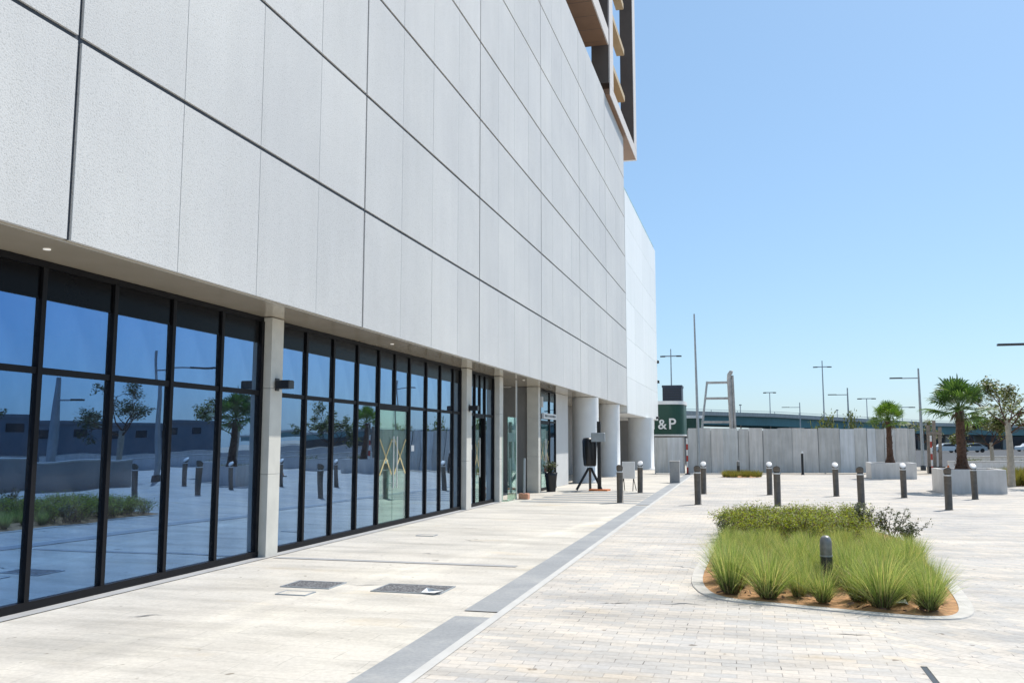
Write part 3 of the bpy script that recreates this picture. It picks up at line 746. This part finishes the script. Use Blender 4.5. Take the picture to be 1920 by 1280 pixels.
# ------------------------------------------------------------------ planters and palms
def planter(x0, x1, y0, y1, h, label):
    cx, cy = (x0+x1)/2, (y0+y1)/2; o = empty('planter', label, 'planter', (cx, cy, 0)); a, b = (x1-x0)/2, (y1-y0)/2; tk = .14
    mb = MB(); mb.bbox(-a, a, -b, -b+tk, 0, h, .012); mb.bbox(-a, a, b-tk, b, 0, h, .012)
    mb.box(-a+.002, -a+tk, -b+tk, b-tk, 0, h-.002); mb.box(a-tk, a-.002, -b+tk, b-tk, 0, h-.002); mb.build('walls', M['planter'], o)
    MB().box(-a+tk, a-tk, -b+tk, b-tk, .02, h-.07).build('soil', M['soil'], o); return o
planter(5.15, 7.02, 42.3, 44.1, .70, 'white square planter with the smaller palm in front of the hoarding')
planter(5.90, 7.72, 30.95, 32.8, .75, 'white square planter with the big palm, in front of the low wall')

def palm(x, y, zsoil, ztrunk, crown_r, seed, label, mat, r0, r1, wind=(0, 0), nleaf=34, leanx=0.):
    r = random.Random(seed); root = empty('palm_tree', label, 'palm', (x, y, zsoil)); H = ztrunk-zsoil
    prof = []; n = 16
    mb = MB(); ptsv = []; rad = []
    for k in range(n+1):
        f = k/n; ptsv.append((leanx*f, 0, H*f)); rad.append((r0*(1-f)+r1*f)+(.10*max(0, 1-f*6))+r.uniform(-.008, .012))
    mb.tube(ptsv, rad, 14)
    # boot stubs
    for k in range(90):
        f = r.random()**.9; a = r.uniform(0, 6.28); rr = (r0*(1-f)+r1*f)+.10*max(0, 1-f*6)
        p = Vector((leanx*f+rr*math.cos(a)*.95, rr*math.sin(a)*.95, H*f)); o_ = Vector((math.cos(a)*.05, math.sin(a)*.05, .09))
        sd = Vector((-math.sin(a), math.cos(a), 0))*.035
        mb.add([p-sd, p+sd, p+o_+sd*.4, p+o_-sd*.4], [(0, 1, 2, 3)])
    mb.build('trunk', M['bark_brown'], root)
    fo = MB(); pe = MB(); top = Vector((leanx, 0, H))
    for i in range(nleaf):
        az = i*2.39996+r.uniform(-.3, .3); el = R(82-104*(i/nleaf)+r.uniform(-12, 12))   # from upright to drooping
        dv = Vector((math.cos(az)*math.cos(el)+wind[0], math.sin(az)*math.cos(el)+wind[1], math.sin(el)+.12)).normalized()
        pl = crown_r*r.uniform(.45, .6); base = top+Vector((0, 0, .05)); hub = base+dv*pl+Vector((0, 0, -.08*pl*(1-dv.z)))
        pe.tube([base, (base+hub)/2+Vector((0, 0, .03)), hub], [.016, .012, .008], 5, False)
        dd = (hub-base).normalized(); sd = dd.cross(Vector((0, 0, 1)))
        if sd.length < .1: sd = Vector((1, 0, 0))
        sd.normalize(); nn = sd.cross(dd); rl = r.uniform(-.5, .5); sd = (sd*math.cos(rl)+nn*math.sin(rl)).normalized(); nn = sd.cross(dd)
        FL = crown_r*r.uniform(.5, .62); ns = 22
        for k in range(ns):
            a = (k/(ns-1)-.5)*R(225); ln = FL*(.62+.38*math.cos(a*.75))*r.uniform(.88, 1.08)
            u = dd*math.cos(a)+sd*math.sin(a)+nn*(.18*math.cos(a)); u.normalize(); wv = (sd*math.cos(a)-dd*math.sin(a)).normalized()
            w1 = ln*.042; p0 = hub; p1 = hub+u*ln*.5; dro = ln*r.uniform(.05, .22)
            p2 = hub+u*ln*.8+Vector((0, 0, -dro*.5)); p3 = hub+u*ln+Vector((0, 0, -dro*1.5))
            fo.add([p0, p1-wv*w1, p1+nn*w1*.5, p1+wv*w1, p2-wv*w1*.7, p2+wv*w1*.7, p3], [(0, 1, 2), (0, 2, 3), (1, 4, 2), (2, 4, 5), (2, 5, 3), (4, 6, 5)])
    dd_ = MB()
    for i in range(7):
        az = r.uniform(0, 6.28); hub = top+Vector((math.cos(az)*.16, math.sin(az)*.16, -.02)); u0 = Vector((math.cos(az)*.35, math.sin(az)*.35, -1)).normalized(); sd = Vector((-math.sin(az), math.cos(az), 0))
        for k in range(9):
            a = (k-4)*.11; u = (u0+sd*a).normalized(); ln = r.uniform(.25, .5); dd_.add([hub, hub+u*ln*.6-sd*.012, hub+u*ln, hub+u*ln*.6+sd*.012], [(0, 1, 2, 3)])
    dd_.build('dead_fronds', M['dry_shade'], root)
    cr = fo.build('crown', mat, root); pe.build('leaf_stalk', M['palm_young'], root); return root
palm(6.08, 43.15, .63, 2.55, .92, 5, 'smaller bright green fan palm in the white planter by the hoarding', M['palm_young'], .14, .10, nleaf=24)
palm(6.66, 31.85, .68, 2.62, 1.16, 9, 'big dark green fan palm with a shaggy brown trunk in the white planter', M['palm'], .16, .11, (-.12, 0), nleaf=30)

# ------------------------------------------------------------------ broadleaf trees
def tree(x, y, h, trunk_h, tr, cr, seed, label, nleaf=1600, leaf=.05, mat='treeleaf', sparse=1.0, lean=(0, 0)):
    r = random.Random(seed); root = empty('street_tree', label, 'tree', (x, y, 0)); tk = MB(); tk0 = MB(); tips = []
    p0 = Vector((0, 0, 0)); p1 = Vector((lean[0]*trunk_h, lean[1]*trunk_h, trunk_h))
    tk0.tube([p0, p0.lerp(p1, .5)+Vector((.03, .02, 0)), p1], [tr*1.15, tr, tr*.8], 10)
    def br(p, dv, ln, rad, dep):
        q1 = p+dv*ln*.5+Vector((r.gauss(0, .05), r.gauss(0, .05), r.gauss(0, .04)))*ln; q2 = q1+(dv+Vector((r.gauss(0, .25), r.gauss(0, .25), r.gauss(.05, .2)))).normalized()*ln*.5
        tk.tube([p, q1, q2], [rad, rad*.8, rad*.6], 6 if dep < 2 else 4, False)
        tips.append((q1, q2, dep))
        if dep < 3:
            for _ in range(r.choice((2, 3, 3))):
                nd = (dv+Vector((r.gauss(0, .6), r.gauss(0, .6), r.gauss(.05, .4)))).normalized(); s_ = r.uniform(0.35, 1)
                br(q1.lerp(q2, s_), nd, ln*r.uniform(.55, .8), rad*.58, dep+1)
    nb = 6
    for k in range(nb):
        a = k*2.4+r.uniform(-.4, .4); el = r.uniform(.3, 1.2)
        br(p1-Vector((0, 0, r.uniform(0, .25)*trunk_h)), Vector((math.cos(a)*math.cos(el), math.sin(a)*math.cos(el), math.sin(el))), cr*r.uniform(.45, .65), tr*.28, 0)
    tk0.build('trunk', M['bark_grey'], root); tk.build('branches', M['bark_brown'], root)
    fo = MB(); tw = [t_ for t_ in tips if t_[2] >= 2]
    r.shuffle(tw); tw = tw[:max(6, int(len(tw)*sparse))]
    for _ in range(nleaf):
        a, b, _d = tw[r.randrange(len(tw))]; p = a.lerp(b, r.uniform(.1, 1.1))+Vector((r.gauss(0, .07), r.gauss(0, .07), r.gauss(0, .05)))*(cr*.8)
        e = Euler((r.uniform(-.8, .8), r.uniform(-.8, .8), r.uniform(0, 6.28))).to_matrix(); L = leaf*r.uniform(.7, 1.4)
        fo.add([p+e@Vector(q) for q in ((0, -L, 0), (L*.5, 0, L*.1), (0, L, 0), (-L*.5, 0, L*.1))], [(0, 1, 2, 3)])
    fo.build('crown', M[mat], root); return root
tree(9.12, 36.0, 4.5, 2.4, .115, 1.75, 21, 'sparse small leaved tree with a pale trunk at the right edge, by the ochre grass', 2000, .07, 'treeleaf', sparse=.65)
tree(12.2, 51.5, 4.0, 1.6, .10, 2.0, 24, 'thin olive green tree beyond the low wall, right of the big palm', 3600, .08, sparse=.8)
tree(9.9, 57.5, 3.6, 1.9, .07, 1.1, 27, 'small sparse tree behind the right end of the hoarding', 800, .06, sparse=.7)
tree(13.2, 33.5, 4.8, 2.2, .13, 1.8, 31, 'dense dark tree off the right edge, seen mirrored in the nearest glass', 3000, .06, 'darkleaf')
tree(15.0, 26.5, 4.2, 2.0, .12, 1.6, 33, 'rounded dark tree off the right edge behind the long low wall', 2600, .06, 'darkleaf')

# ochre grass bed at the right edge
bed3, inner3 = island([(8.9, 36.2), (11.5, 36.2), (11.8, 38.5), (9.0, 38.6)], .15, 'planting_bed', 'ochre grass bed at the right edge beside the pale tree trunk', M['sand_bed'])
gb = [blades_mesh(70+s_, 320, .3, .75, .3, .014, .2).build('ochre_clump', M['drygrass']) for s_ in range(2)]
k = 0; pp = []
for _ in range(500):
    x, y = rnd.uniform(8.9, 11.7), rnd.uniform(36.3, 38.5)
    if not inside(x, y, offset(inner3, -.15)) or any((x-a)**2+(y-b)**2 < .38**2 for a, b in pp): continue
    o = gb[k] if k < 2 else dup(gb[k % 2]); k += 1; pp.append((x, y))
    o.location = (x, y, .03); o.rotation_euler.z = rnd.uniform(0, 6); tag(o, 'tall ochre grass clump in the bed at the right edge', 'grass', 'tall ochre grass clumps at the right edge')

# ------------------------------------------------------------------ hoarding
def hoarding(a, b, h, label, seed, wmin=.42, wmax=.85):
    r = random.Random(seed); a = Vector(a); b = Vector(b); L = (b-a).length; u = (b-a)/L; nrm = Vector((u.y, -u.x))
    root = empty('hoarding', label, 'fence', (a.x, a.y, 0), math.atan2(u.y, u.x))
    s_ = 0; i = 0
    while s_ < L-.05:
        wd = min(r.uniform(wmin, wmax), L-s_); hh = h+r.uniform(-.03, .02); off = r.uniform(-.035, .035)
        mb = MB(); nr = max(2, int(wd/.2)); prof = []
        for k in range(nr):
            x0 = s_+wd*k/nr; x1 = s_+wd*(k+1)/nr; m = (x1-x0)
            prof += [(x0, off), (x0+m*.45, off), (x0+m*.55, off-.008), (x0+m*.92, off-.008)]
        prof.append((s_+wd-r.uniform(.008, .022), off))
        lx = r.uniform(-.025, .025); v = [(x, y, .03) for x, y in prof]+[(x+lx, y, hh) for x, y in prof]; n = len(prof)
        bk = [(s_, off+.03), (s_+wd-.006, off+.03)]
        mb.add(v, [(k, k+1, n+k+1, n+k) for k in range(n-1)])
        mb.box(s_+.03, s_+wd-.05, off+.012, off+.03, .03, hh-.02)
        mb.build('panel', r.choice(FM), root); s_ += wd; i += 1
    MB().box(0, L, .072, .09, .05, h-.12).build('backing_board', M['tile_grey'], root)
    for k in range(int(L/2.4)+1):
        x = min(k*2.4, L-.05); MB().box(x, x+.06, .092, .15, 0, h-.1).build('post', M['steel'], root)
    return root
FM = [simple('hoarding_sheet_grey', (.60, .60, .585), .6, 0, .10, 1.2, streak=.16), simple('hoarding_sheet_warm', (.64, .615, .585), .6, 0, .10, 1.2, streak=.16),
      simple('hoarding_sheet_pale', (.68, .70, .72), .6, 0, .08, 1.2, streak=.16), simple('hoarding_sheet_dull', (.54, .53, .51), .65, 0, .12, 1.2, streak=.16)]
hoarding((-3.05, 46.3), (8.35, 50.3), 2.32, 'long corrugated grey site hoarding across the back of the plaza', 3)
hoarding((-4.75, 46.2), (-3.22, 46.22), 1.84, 'short lower grey hoarding between the round column and the tall hoarding', 5)
# leaning pole, red and white marker
o = empty('flag_pole', 'tall bare grey pole leaning slightly in front of the hoarding', 'pole', (-2.5, 45.9, 0))
MB().tube([(0, 0, 0), (-.02, 0, 3), (-.07, 0, 8.15)], [.085, .07, .04], 12).build('shaft', M['steel'], o)
MB().lathe([(.16, 0), (.16, .03), (.1, .04), (.1, .22)], 16).build('base', M['brick_red'], o)
def striped(x, y, h, r, label, name='marker_post', base=True):
    o = empty(name, label, 'post', (x, y, 0)); n = 6
    for k in range(n): MB().lathe([(r, .06+h*k/n), (r, .06+h*(k+1)/n-.002)], 12).build('stripe_band', M['red'] if k % 2 == 0 else M['white'], o)
    if base: MB().lathe([(r*3, 0), (r*3, .03), (r*1.2, .06)], 14).build('base', M['rubber'], o)
    return o
striped(-3.08, 45.95, 1.75, .045, 'red and white striped post at the left end of the tall hoarding')
o = empty('marker_post', 'black and white marker post standing against the middle of the hoarding', 'post', (2.5, 46.6, 0))
MB().lathe([(.09, 0), (.07, .05), (.06, .1), (.055, 1.05)], 14).build('post', M['black'], o); MB().lathe([(.057, 1.051), (.06, 1.12), (.03, 1.16)], 14).build('cap', M['white'], o)
# pedestal box beside the strip
o = empty('pedestal', 'grey granite clad utility pedestal standing at the far end of the drainage strip', 'pedestal', (-2.92, 36.1, 0))
MB().bbox(-.19, .19, -.15, .15, 0, .84, .01).build('body', M['granite'], o); MB().bbox(-.2, .2, -.16, .16, .841, .875, .008).build('lid', M['kerb'], o)

# white board on legs
o = empty('notice_board', 'white board on thin black legs standing behind the bollards by the columns', 'sign', (-3.95, 29.9, 0), R(-8))
MB().bbox(-.22, .22, -.02, .02, .40, .96, .008).build('board', M['white'], o)
for x in (-.17, .17):
    for s_ in (-1, 1):
        MB().tube([(x, 0, .42), (x+.03*(1 if x > 0 else -1), s_*.22, 0)], .014, 6).build('leg', M['black'], o)
# generator light tower-like set: post with grey box, black covered machine, orange feet
o = empty('control_post', 'black post carrying a small grey box in front of the round columns', 'post', (-4.9, 29.7, 0))
MB().box(-.06, .06, -.05, .05, .05, 2.3).build('post', M['black'], o)
MB().bbox(-.24, .22, -.17, -.052, 1.62, 1.92, .01).build('control_box', M['steel'], o)
MB().prism([(-.32, -.25), (.3, -.28), (.34, .2), (-.3, .25)], 0, .05).build('foot', M['orange'], o)
o = empty('covered_machine', 'machine under a black cover on splayed legs beside the black post', 'machine', (-5.25, 29.9, 0))
mb = MB(); rr = random.Random(4); n = 40; prof = []
for z, r_ in ((.80, .17), (.84, .20), (1.1, .22), (1.4, .23), (1.66, .24), (1.74, .21), (1.76, .05)):
    prof.append([(r_*(1+.10*math.cos(4*2*math.pi*k/n+.8)+.05*math.sin(7*2*math.pi*k/n+z*4))*math.cos(2*math.pi*k/n), r_*(1+.10*math.cos(4*2*math.pi*k/n+.8)+.05*math.sin(7*2*math.pi*k/n+z*4))*math.sin(2*math.pi*k/n), z) for k in range(n)])
vs = [p for r_ in prof for p in r_]; mb.add(vs, [(i*n+k, i*n+(k+1) % n, (i+1)*n+(k+1) % n, (i+1)*n+k) for i in range(len(prof)-1) for k in range(n)], True); mb.add(prof[0], [tuple(range(n-1, -1, -1))]); mb.add(prof[-1], [tuple(range(n))])
mb.build('cover', M['black'], o)
for a in (100, 215, 330):
    MB().tube([(.05*math.cos(R(a)), .05*math.sin(R(a)), .74), (.5*math.cos(R(a)), .5*math.sin(R(a)), .02)], .045, 8).build('leg', M['black'], o)
# door prop strip with brick base near the entrance
o = empty('barrier_post', 'grey post on an orange clay block at the corner of the recessed entrance', 'post', (-6.25, 24.75, 0))
MB().bbox(-.14, .14, -.12, .12, 0, .16, .015).build('block', M['brick_red'], o); MB().tube([(0, 0, .16), (.01, 0, 1.15)], .035, 10).build('post', M['steel'], o)
o = empty('glass_screen', 'free standing clear glass screen with a slim metal edge by the recessed entrance', 'screen', (-6.45, 24.0, 0))
MB().box(-.008, .008, -.3, .6, .02, 2.3).build('pane', M['clear_glass'], o); MB().box(-.02, .02, .6, .64, 0, 3.38).build('edge_post', M['cap_light'], o)
# potted plant near shop door
o = empty('potted_plant', 'dark pot with a leafy plant beside the shaded shop door', 'plant', (-6.35, 28.75, 0))
MB().lathe([(.15, 0), (.2, .5), (.22, .62), (.19, .62), (.18, .56)], 20).build('pot', M['black'], o)
mb, st = shrub_mesh(200, 420, .28, .45, .035); f_ = mb.build('foliage', M['darkleaf'], o); f_.location = (0, 0, .56); st.build('stem', M['bark_brown'], f_)

# ------------------------------------------------------------------ behind the hoarding
o = empty('pipe_gantry', 'steel frame with a curved pipe head rising behind the hoarding', 'gantry', (-1.0, 52, 0))
tb = MB().tube([(.12, 0, 0), (.03, 0, 2.4), (-.04, 0, 5.2), (-.02, 0, 5.45), (.06, 0, 5.58), (.17, 0, 5.55)], .12, 12); tb.build('main_pipe', M['rust_steel'], o)
MB().tube([(.31, 0, 0), (.22, 0, 2.4), (.15, 0, 5.4)], .07, 12).build('twin_pipe', M['rust_steel'], o)
MB().tube([(-1.95, 0, 0), (-1.62, 0, 2.4), (-1.27, 0, 5.08)], .06, 8).build('raking_leg', M['steel'], o)
for z, x0 in ((5.0, -1.3), (4.1, -1.42), (2.75, -1.6)): MB().obox(((x0-.05)/2, 0, z), ((-.0-x0)/2, 0, 0), (0, .05, 0), (0, 0, .065)).build('cross_beam', M['rust_steel'], o)

def rrect(x0, x1, y0, y1, r, n=8):
    out = []
    for cx, cy, a0 in ((x1-r, y0+r, -90), (x1-r, y1-r, 0), (x0+r, y1-r, 90), (x0+r, y0+r, 180)):
        for k in range(n+1):
            a = R(a0+90*k/n); out.append((cx+r*math.cos(a), cy+r*math.sin(a)))
    return out
def kiosk(cx, cy, w_, dp, z0, z1, label, letters):
    o = empty('kiosk', label, 'kiosk', (cx, cy, 0))
    pl = rrect(-w_/2, w_/2, 0, dp, .95)
    MB().prism(rrect(-w_/2+.15, w_/2-.15, .15, dp-.15, .82), 0, z0).build('wall', M['dimwall'], o)
    MB().prism(pl, z0+.09, z1-.24).build('sign_fascia', M['green_sign'], o)
    MB().prism(rrect(-w_/2-.06, w_/2+.06, -.06, dp+.06, 1.0), z1-.239, z1).build('roof', M['white'], o)
    MB().prism(rrect(-w_/2-.03, w_/2+.03, -.03, dp+.03, .97), z0, z0+.089).build('lower_trim', M['white'], o)
    for ch, x, sz, z in letters:
        cu = bpy.data.curves.new('letter', 'FONT'); cu.body = ch; cu.size = sz; cu.extrude = .02; cu.offset = .012; cu.align_x = 'CENTER'
        t0 = bpy.data.objects.new('letter', cu); COL.objects.link(t0); bpy.context.view_layer.update()
        me = bpy.data.meshes.new_from_object(t0.evaluated_get(bpy.context.evaluated_depsgraph_get())); bpy.data.objects.remove(t0)
        t_ = bpy.data.objects.new('letter', me); COL.objects.link(t_); me.materials.clear(); me.materials.append(M['white']); t_.parent = o
        t_.location = (x, -.025, z); t_.rotation_euler = (R(90), 0, 0)
    return o
kx = kiosk(-5.85, 62, 3.0, 4, 2.05, 4.45, 'dark green kiosk with a white rounded roof and white letters beside the annex', [('M', -.80, .95, 2.52), ('&', .04, .95, 2.52), ('P', .72, 1.05, 2.52)])
kiosk(-4.95, 72, 2.6, 4, 2.1, 3.75, 'second lower green kiosk with a pale roof behind the first', [])
o = empty('plant_tower', 'small navy louvred block standing behind the green kiosk', 'building', (-7.4, 90, 0))
MB().box(-.95, .95, 0, 2.2, 0, 7.1).build('wall', M['navy'], o)
mb = MB()
for k in range(13): mb.box(-.93, .93, -.05, -.001, 4.1+.23*k, 4.17+.23*k)
mb.build('louvre_panel', M['dark_metal'], o); MB().box(-1.0, 1.0, -.06, 2.26, 7.101, 7.3).build('roof', M['navy'], o)
# timber uprights and striped pole at the right end of the hoarding
o = empty('timber_frame', 'weathered timber uprights with a cross rail at the right end of the hoarding', 'frame', (9.1, 51.0, 0))
for x, h_ in ((0, 2.5), (.28, 2.75), (.55, 2.4)): MB().obox((x, 0, h_/2), (.075, 0, 0), (0, .06, 0), (.03, 0, h_/2)).build('upright', M['timber'], o)
MB().box(-.1, .65, -.1, -.061, 2.0, 2.14).build('rail', M['timber'], o); MB().box(-.1, .7, -.3, .2, 0, .35).build('base', M['black'], o)
striped(9.15, 50.6, 1.9, .05, 'red and white pole leaning by the timber uprights', base=True)
def cone(x, y, label):
    o = empty('traffic_cone', label, 'traffic cone', (x, y, 0))
    MB().box(-.19, .19, -.19, .19, 0, .04).build('base', M['rubber'], o); MB().lathe([(.14, .041), (.09, .32)], 18).build('lower_body', M['orange'], o)
    MB().lathe([(.092, .321), (.065, .48)], 18).build('white_band', M['white'], o); MB().lathe([(.063, .481), (.03, .72), (.02, .74)], 18).build('tip', M['orange'], o)
cone(7.25, 37.0, 'orange traffic cone just behind the left corner of the big palm planter')
cone(8.6, 21.0, 'orange traffic cone off the right edge, mirrored in the glass')

# low walls
def low_wall(x0, x1, y0, y1, h, label, mat=None):
    o = empty('low_wall', label, 'wall', ((x0+x1)/2, (y0+y1)/2, 0)); a, b = (x1-x0)/2, (y1-y0)/2
    MB().box(-a, a, -b, b, 0, h-.06).build('body', mat or M['planter'], o); MB().bbox(-a-.02, a+.02, -b-.02, b+.02, h-.059, h, .01).build('coping', M['kerb'], o)
low_wall(9.4, 26, 47.8, 48.1, .70, 'long low pale wall beyond the big palm planter')
low_wall(9.4, 9.75, 9, 29.5, 1.02, 'long low grey wall off the right edge, mirrored in the glass', M['tile_grey'])
low_wall(12, 40, 58, 58.4, .8, 'second low wall farther back, under the thin olive tree')
# shrubs on the strip between the walls
bs = []
for s_ in range(2):
    root = empty('bush', 'dusty green bush between the two low walls', 'shrub', group='dusty bushes between the low walls')
    mb, st = shrub_mesh(300+s_, 900, .7, .8, .05); mb.build('foliage', M['treeleaf'], root); st.build('stem', M['bark_brown'], root); bs.append(root)
for i in range(14):
    o = bs[i] if i < 2 else dup(bs[i % 2]); o.location = (11.2+i*.95+rnd.uniform(-.3, .3), 53+rnd.uniform(-1.5, 2.5), 0); o.rotation_euler.z = rnd.uniform(0, 6); s_ = rnd.uniform(.7, 1.2); o.scale = (s_, s_, s_*rnd.uniform(.6, 1))
for i, x in enumerate((3.9, 5.4, 6.9)):
    o = dup(bs[i % 2], (x*1.22, 60+i*.4, 1.2), i*1.3, ['ochre green treetop showing over the middle of the hoarding', 'green treetop showing over the hoarding left of the lamp post', 'dull treetop over the hoarding left of the smaller palm'][i])
    o['category'] = 'tree'; o.location.z = 0; o.scale = (1.5, 1.2, 4.3); del o['group']

# ------------------------------------------------------------------ street lamps and masts
def street_lamp(x, y, h, arm_z, arm, label, r=.075, dirx=-1):
    o = empty('street_lamp', label, 'street lamp', (x, y, 0))
    MB().tube([(0, 0, 0), (0, 0, h*.5), (0, 0, h)], [r*1.3, r, r*.6], 12).build('pole', M['steel'], o)
    MB().obox((dirx*arm*.30, 0, arm_z), (arm*.30, 0, 0), (0, .035, 0), (0, 0, .03)).build('arm', M['steel'], o)
    MB().obox((dirx*arm*.80, 0, arm_z+.015), (arm*.22, 0, dirx*-.0), (0, .09, 0), (0, 0, .035)).build('lamp_head', M['dark_metal'], o)
    MB().lathe([(r*1.9, 0), (r*1.9, .25), (r*1.3, .28)], 14).build('base', M['dark_metal'], o); return o
street_lamp(9.65, 56, 5.9, 5.33, 1.55, 'street lamp with one left arm behind the right end of the hoarding', .08)
street_lamp(8.15, 80, 6.2, 5.62, 1.55, 'street lamp with one left arm over the middle right of the hoarding', .08)
street_lamp(6.1, 115, 6.5, 5.9, 2.1, 'smallest single arm street lamp over the middle of the hoarding', .08)
street_lamp(11.0, 33, 5.7, 4.86, 2.75, 'street lamp whose arm reaches in at the upper right edge', .09)
street_lamp(13.6, 30, 4.3, 3.35, 1.3, 'stout lamp post off the right edge, mirrored in the nearest glass', .16)
def mast(x, y, h, aw, label, zb=0, r=.16, double=True):
    o = empty('light_mast', label, 'street lamp', (x, y, zb))
    MB().tube([(0, 0, 0), (0, 0, h)], [r, r*.5], 8).build('pole', M['steel'], o)
    MB().obox((0, 0, h*.93 if not double else h), (aw, 0, 0), (0, .12, 0), (0, 0, .09)).build('arm', M['steel'], o)
    for s_ in (-1, 1): MB().obox((s_*aw*.9, 0, (h*.93 if not double else h)-.04), (aw*.28, 0, 0), (0, .22, 0), (0, 0, .10)).build('lamp_head', M['dark_metal'], o)
    return o
mast(-12.4, 150, 17.2, 1.5, 'high mast with a cross head above the navy block', double=False)
mast(15.5, 200, 19.0, 1.6, 'tallest high mast with a cross head in the middle of the skyline', double=False, r=.2)
mast(4.3, 192, 11.9, 1.1, 'small double headed lamp on the bridge, left of the tallest mast')
mast(24.7, 205, 11.0, 1.6, 'small double headed lamp on the bridge, left of the smaller palm')
mast(34.0, 220, 9.6, 2.4, 'wide double headed lamp on the bridge beside the street lamp at the hoarding end')
mast(-1.6, 182, 9.0, .2, 'short thin post on the bridge parapet, right of the steel frame')
mast(18.6, 205, 8.6, .2, 'short thin post on the bridge parapet, right of the tallest mast')

# ------------------------------------------------------------------ viaduct
br = empty('viaduct', 'long road viaduct with a teal steel girder crossing behind the hoarding', 'bridge', (20, 195, 0))
line = [(-110, 92, 6.9), (-50, 139, 5.6), (4.5, 181, 4.75), (37.6, 207, 3.35), (75, 236, 3.0), (190, 326, 3.0)]
def sweep(prof, name, mat):
    mb = MB(); vs = []; n = len(prof)
    for i, (x, y, z) in enumerate(line):
        u = Vector((.78, .62)); nn = Vector((u.y, -u.x))      # towards the camera
        for o_, h_ in prof: vs.append((x+nn.x*o_-20, y+nn.y*o_-195, z+h_))
    fs = [(i*n+k, i*n+(k+1) % n, (i+1)*n+(k+1) % n, (i+1)*n+k) for i in range(len(line)-1) for k in range(n)]
    mb.add(vs, fs); return mb.build(name, mat, br)
sweep([(0, 0), (-.3, 0), (-.3, 1.7), (0, 1.7)], 'girder', M['teal'])
sweep([(-12.3, 0), (-12.6, 0), (-12.6, 1.7), (-12.3, 1.7)], 'girder', M['teal'])
sweep([(.7, 1.71), (-13.3, 1.71), (-13.3, 1.95), (.7, 1.95)], 'deck', M['bridge_conc'])
sweep([(.7, 1.951), (.45, 1.951), (.45, 2.45), (.7, 2.45)], 'parapet', M['bridge_conc'])
sweep([(.62, 2.75), (.56, 2.75), (.56, 2.82), (.62, 2.82)], 'hand_rail', M['steel'])
mb = MB()
for i in range(len(line)-1):
    a, b = Vector(line[i]), Vector(line[i+1]); L = (b-a).length
    for k in range(int(L/6)):
        p = a.lerp(b, k*6/L); mb.obox((p.x+.62*.6-20, p.y-.78*.6-195, p.z+2.6), (.05, 0, 0), (0, .05, 0), (0, 0, .15))
mb.build('rail_post', M['steel'], br)
for x, y, z in ((-30, 154.5, 5.2), (15, 189.3, 4.25), (44, 212, 3.25), (58, 222.8, 3.1), (72, 233.6, 3.0), (90, 247.7, 3.0)):
    for o_ in (-2.5, -9.5): MB().box(x-1-20+.62*o_, x+1-20+.62*o_, y-1-195-.78*o_, y+1-195-.78*o_, 0, z+1.7).build('pier', M['bridge_conc'], br)
o = empty('shade_backdrop', 'added dark backdrop wall standing in for the shade behind the viaduct piers', 'wall', (70, 255, 0), math.atan2(.62, .78))
MB().box(-60, 120, 0, 1, 0, 3.4).build('body', M['darkwall'], o)  # dark backdrop added so the gap under the deck reads as shaded

def car(x, y, rz, label, body):
    o = empty('parked_car', label, 'car', (x, y, 0), rz)
    side = [(-2.2, .3), (-2.2, .8), (-2.0, .95), (-1.1, 1.0), (-.6, 1.42), (.9, 1.46), (1.7, 1.0), (2.15, .85), (2.2, .3)]
    mb = MB(); n = len(side); vs = [(x_, -.85, z) for x_, z in side]+[(x_, .85, z) for x_, z in side]
    mb.add(vs, [tuple(range(n)), tuple(range(2*n-1, n-1, -1))]+[(k, n+k, n+(k+1) % n, (k+1) % n) for k in range(n)]); mb.build('body', body, o)
    win = [(-.95, 1.02), (-.52, 1.36), (.85, 1.39), (1.45, 1.02)]
    mb = MB()
    for s_ in (-.853, .853): mb.add([(x_, s_, z) for x_, z in win], [(0, 1, 2, 3)])
    mb.build('window', M['black'], o)
    for x_ in (-1.35, 1.35):
        for s_ in (-.8, .8):
            MB().tube([(x_, s_-.1, .32), (x_, s_+.1, .32)], .32, 14).build('wheel', M['rubber'], o)
car(29.5, 152, .3, 'white car parked under the viaduct, just right of the hoarding end', M['white'])
car(34.5, 158, .25, 'silver car parked under the viaduct, left of the big palm trunk', M['steel'])
car(47.5, 175, .4, 'white car parked under the viaduct, right of the big palm trunk', M['white'])
# ------------------------------------------------------------------ buildings across the plaza (mirrored in the glass)
def block(x, y, w_, l_, h, label, wall, band=None):
    o = empty('office_block', label, 'building', (x, y, 0))
    MB().box(0, w_, 0, l_, 0, h).build('wall', wall, o); MB().box(-.15, w_+.15, -.15, l_+.15, h+.001, h+.4).build('roof', wall, o)
    if band: MB().box(-.12, -.002, 0, l_, band[0], band[1]).build('white_band', M['white'], o)
    k = 0; yy = 2.0
    while yy < l_-3: MB().box(-.06, -.001, yy, yy+2.2, h*.62, h*.85).build('window', M['black'], o); yy += 5
block(48, 10, 14, 36, 6.2, 'dark low office block with a white band across the plaza, off the right edge', M['darkwall'], (2.0, 2.8))
block(58, 50, 14, 60, 3.8, 'low grey shed across the plaza, off the right edge', M['tile_grey'])
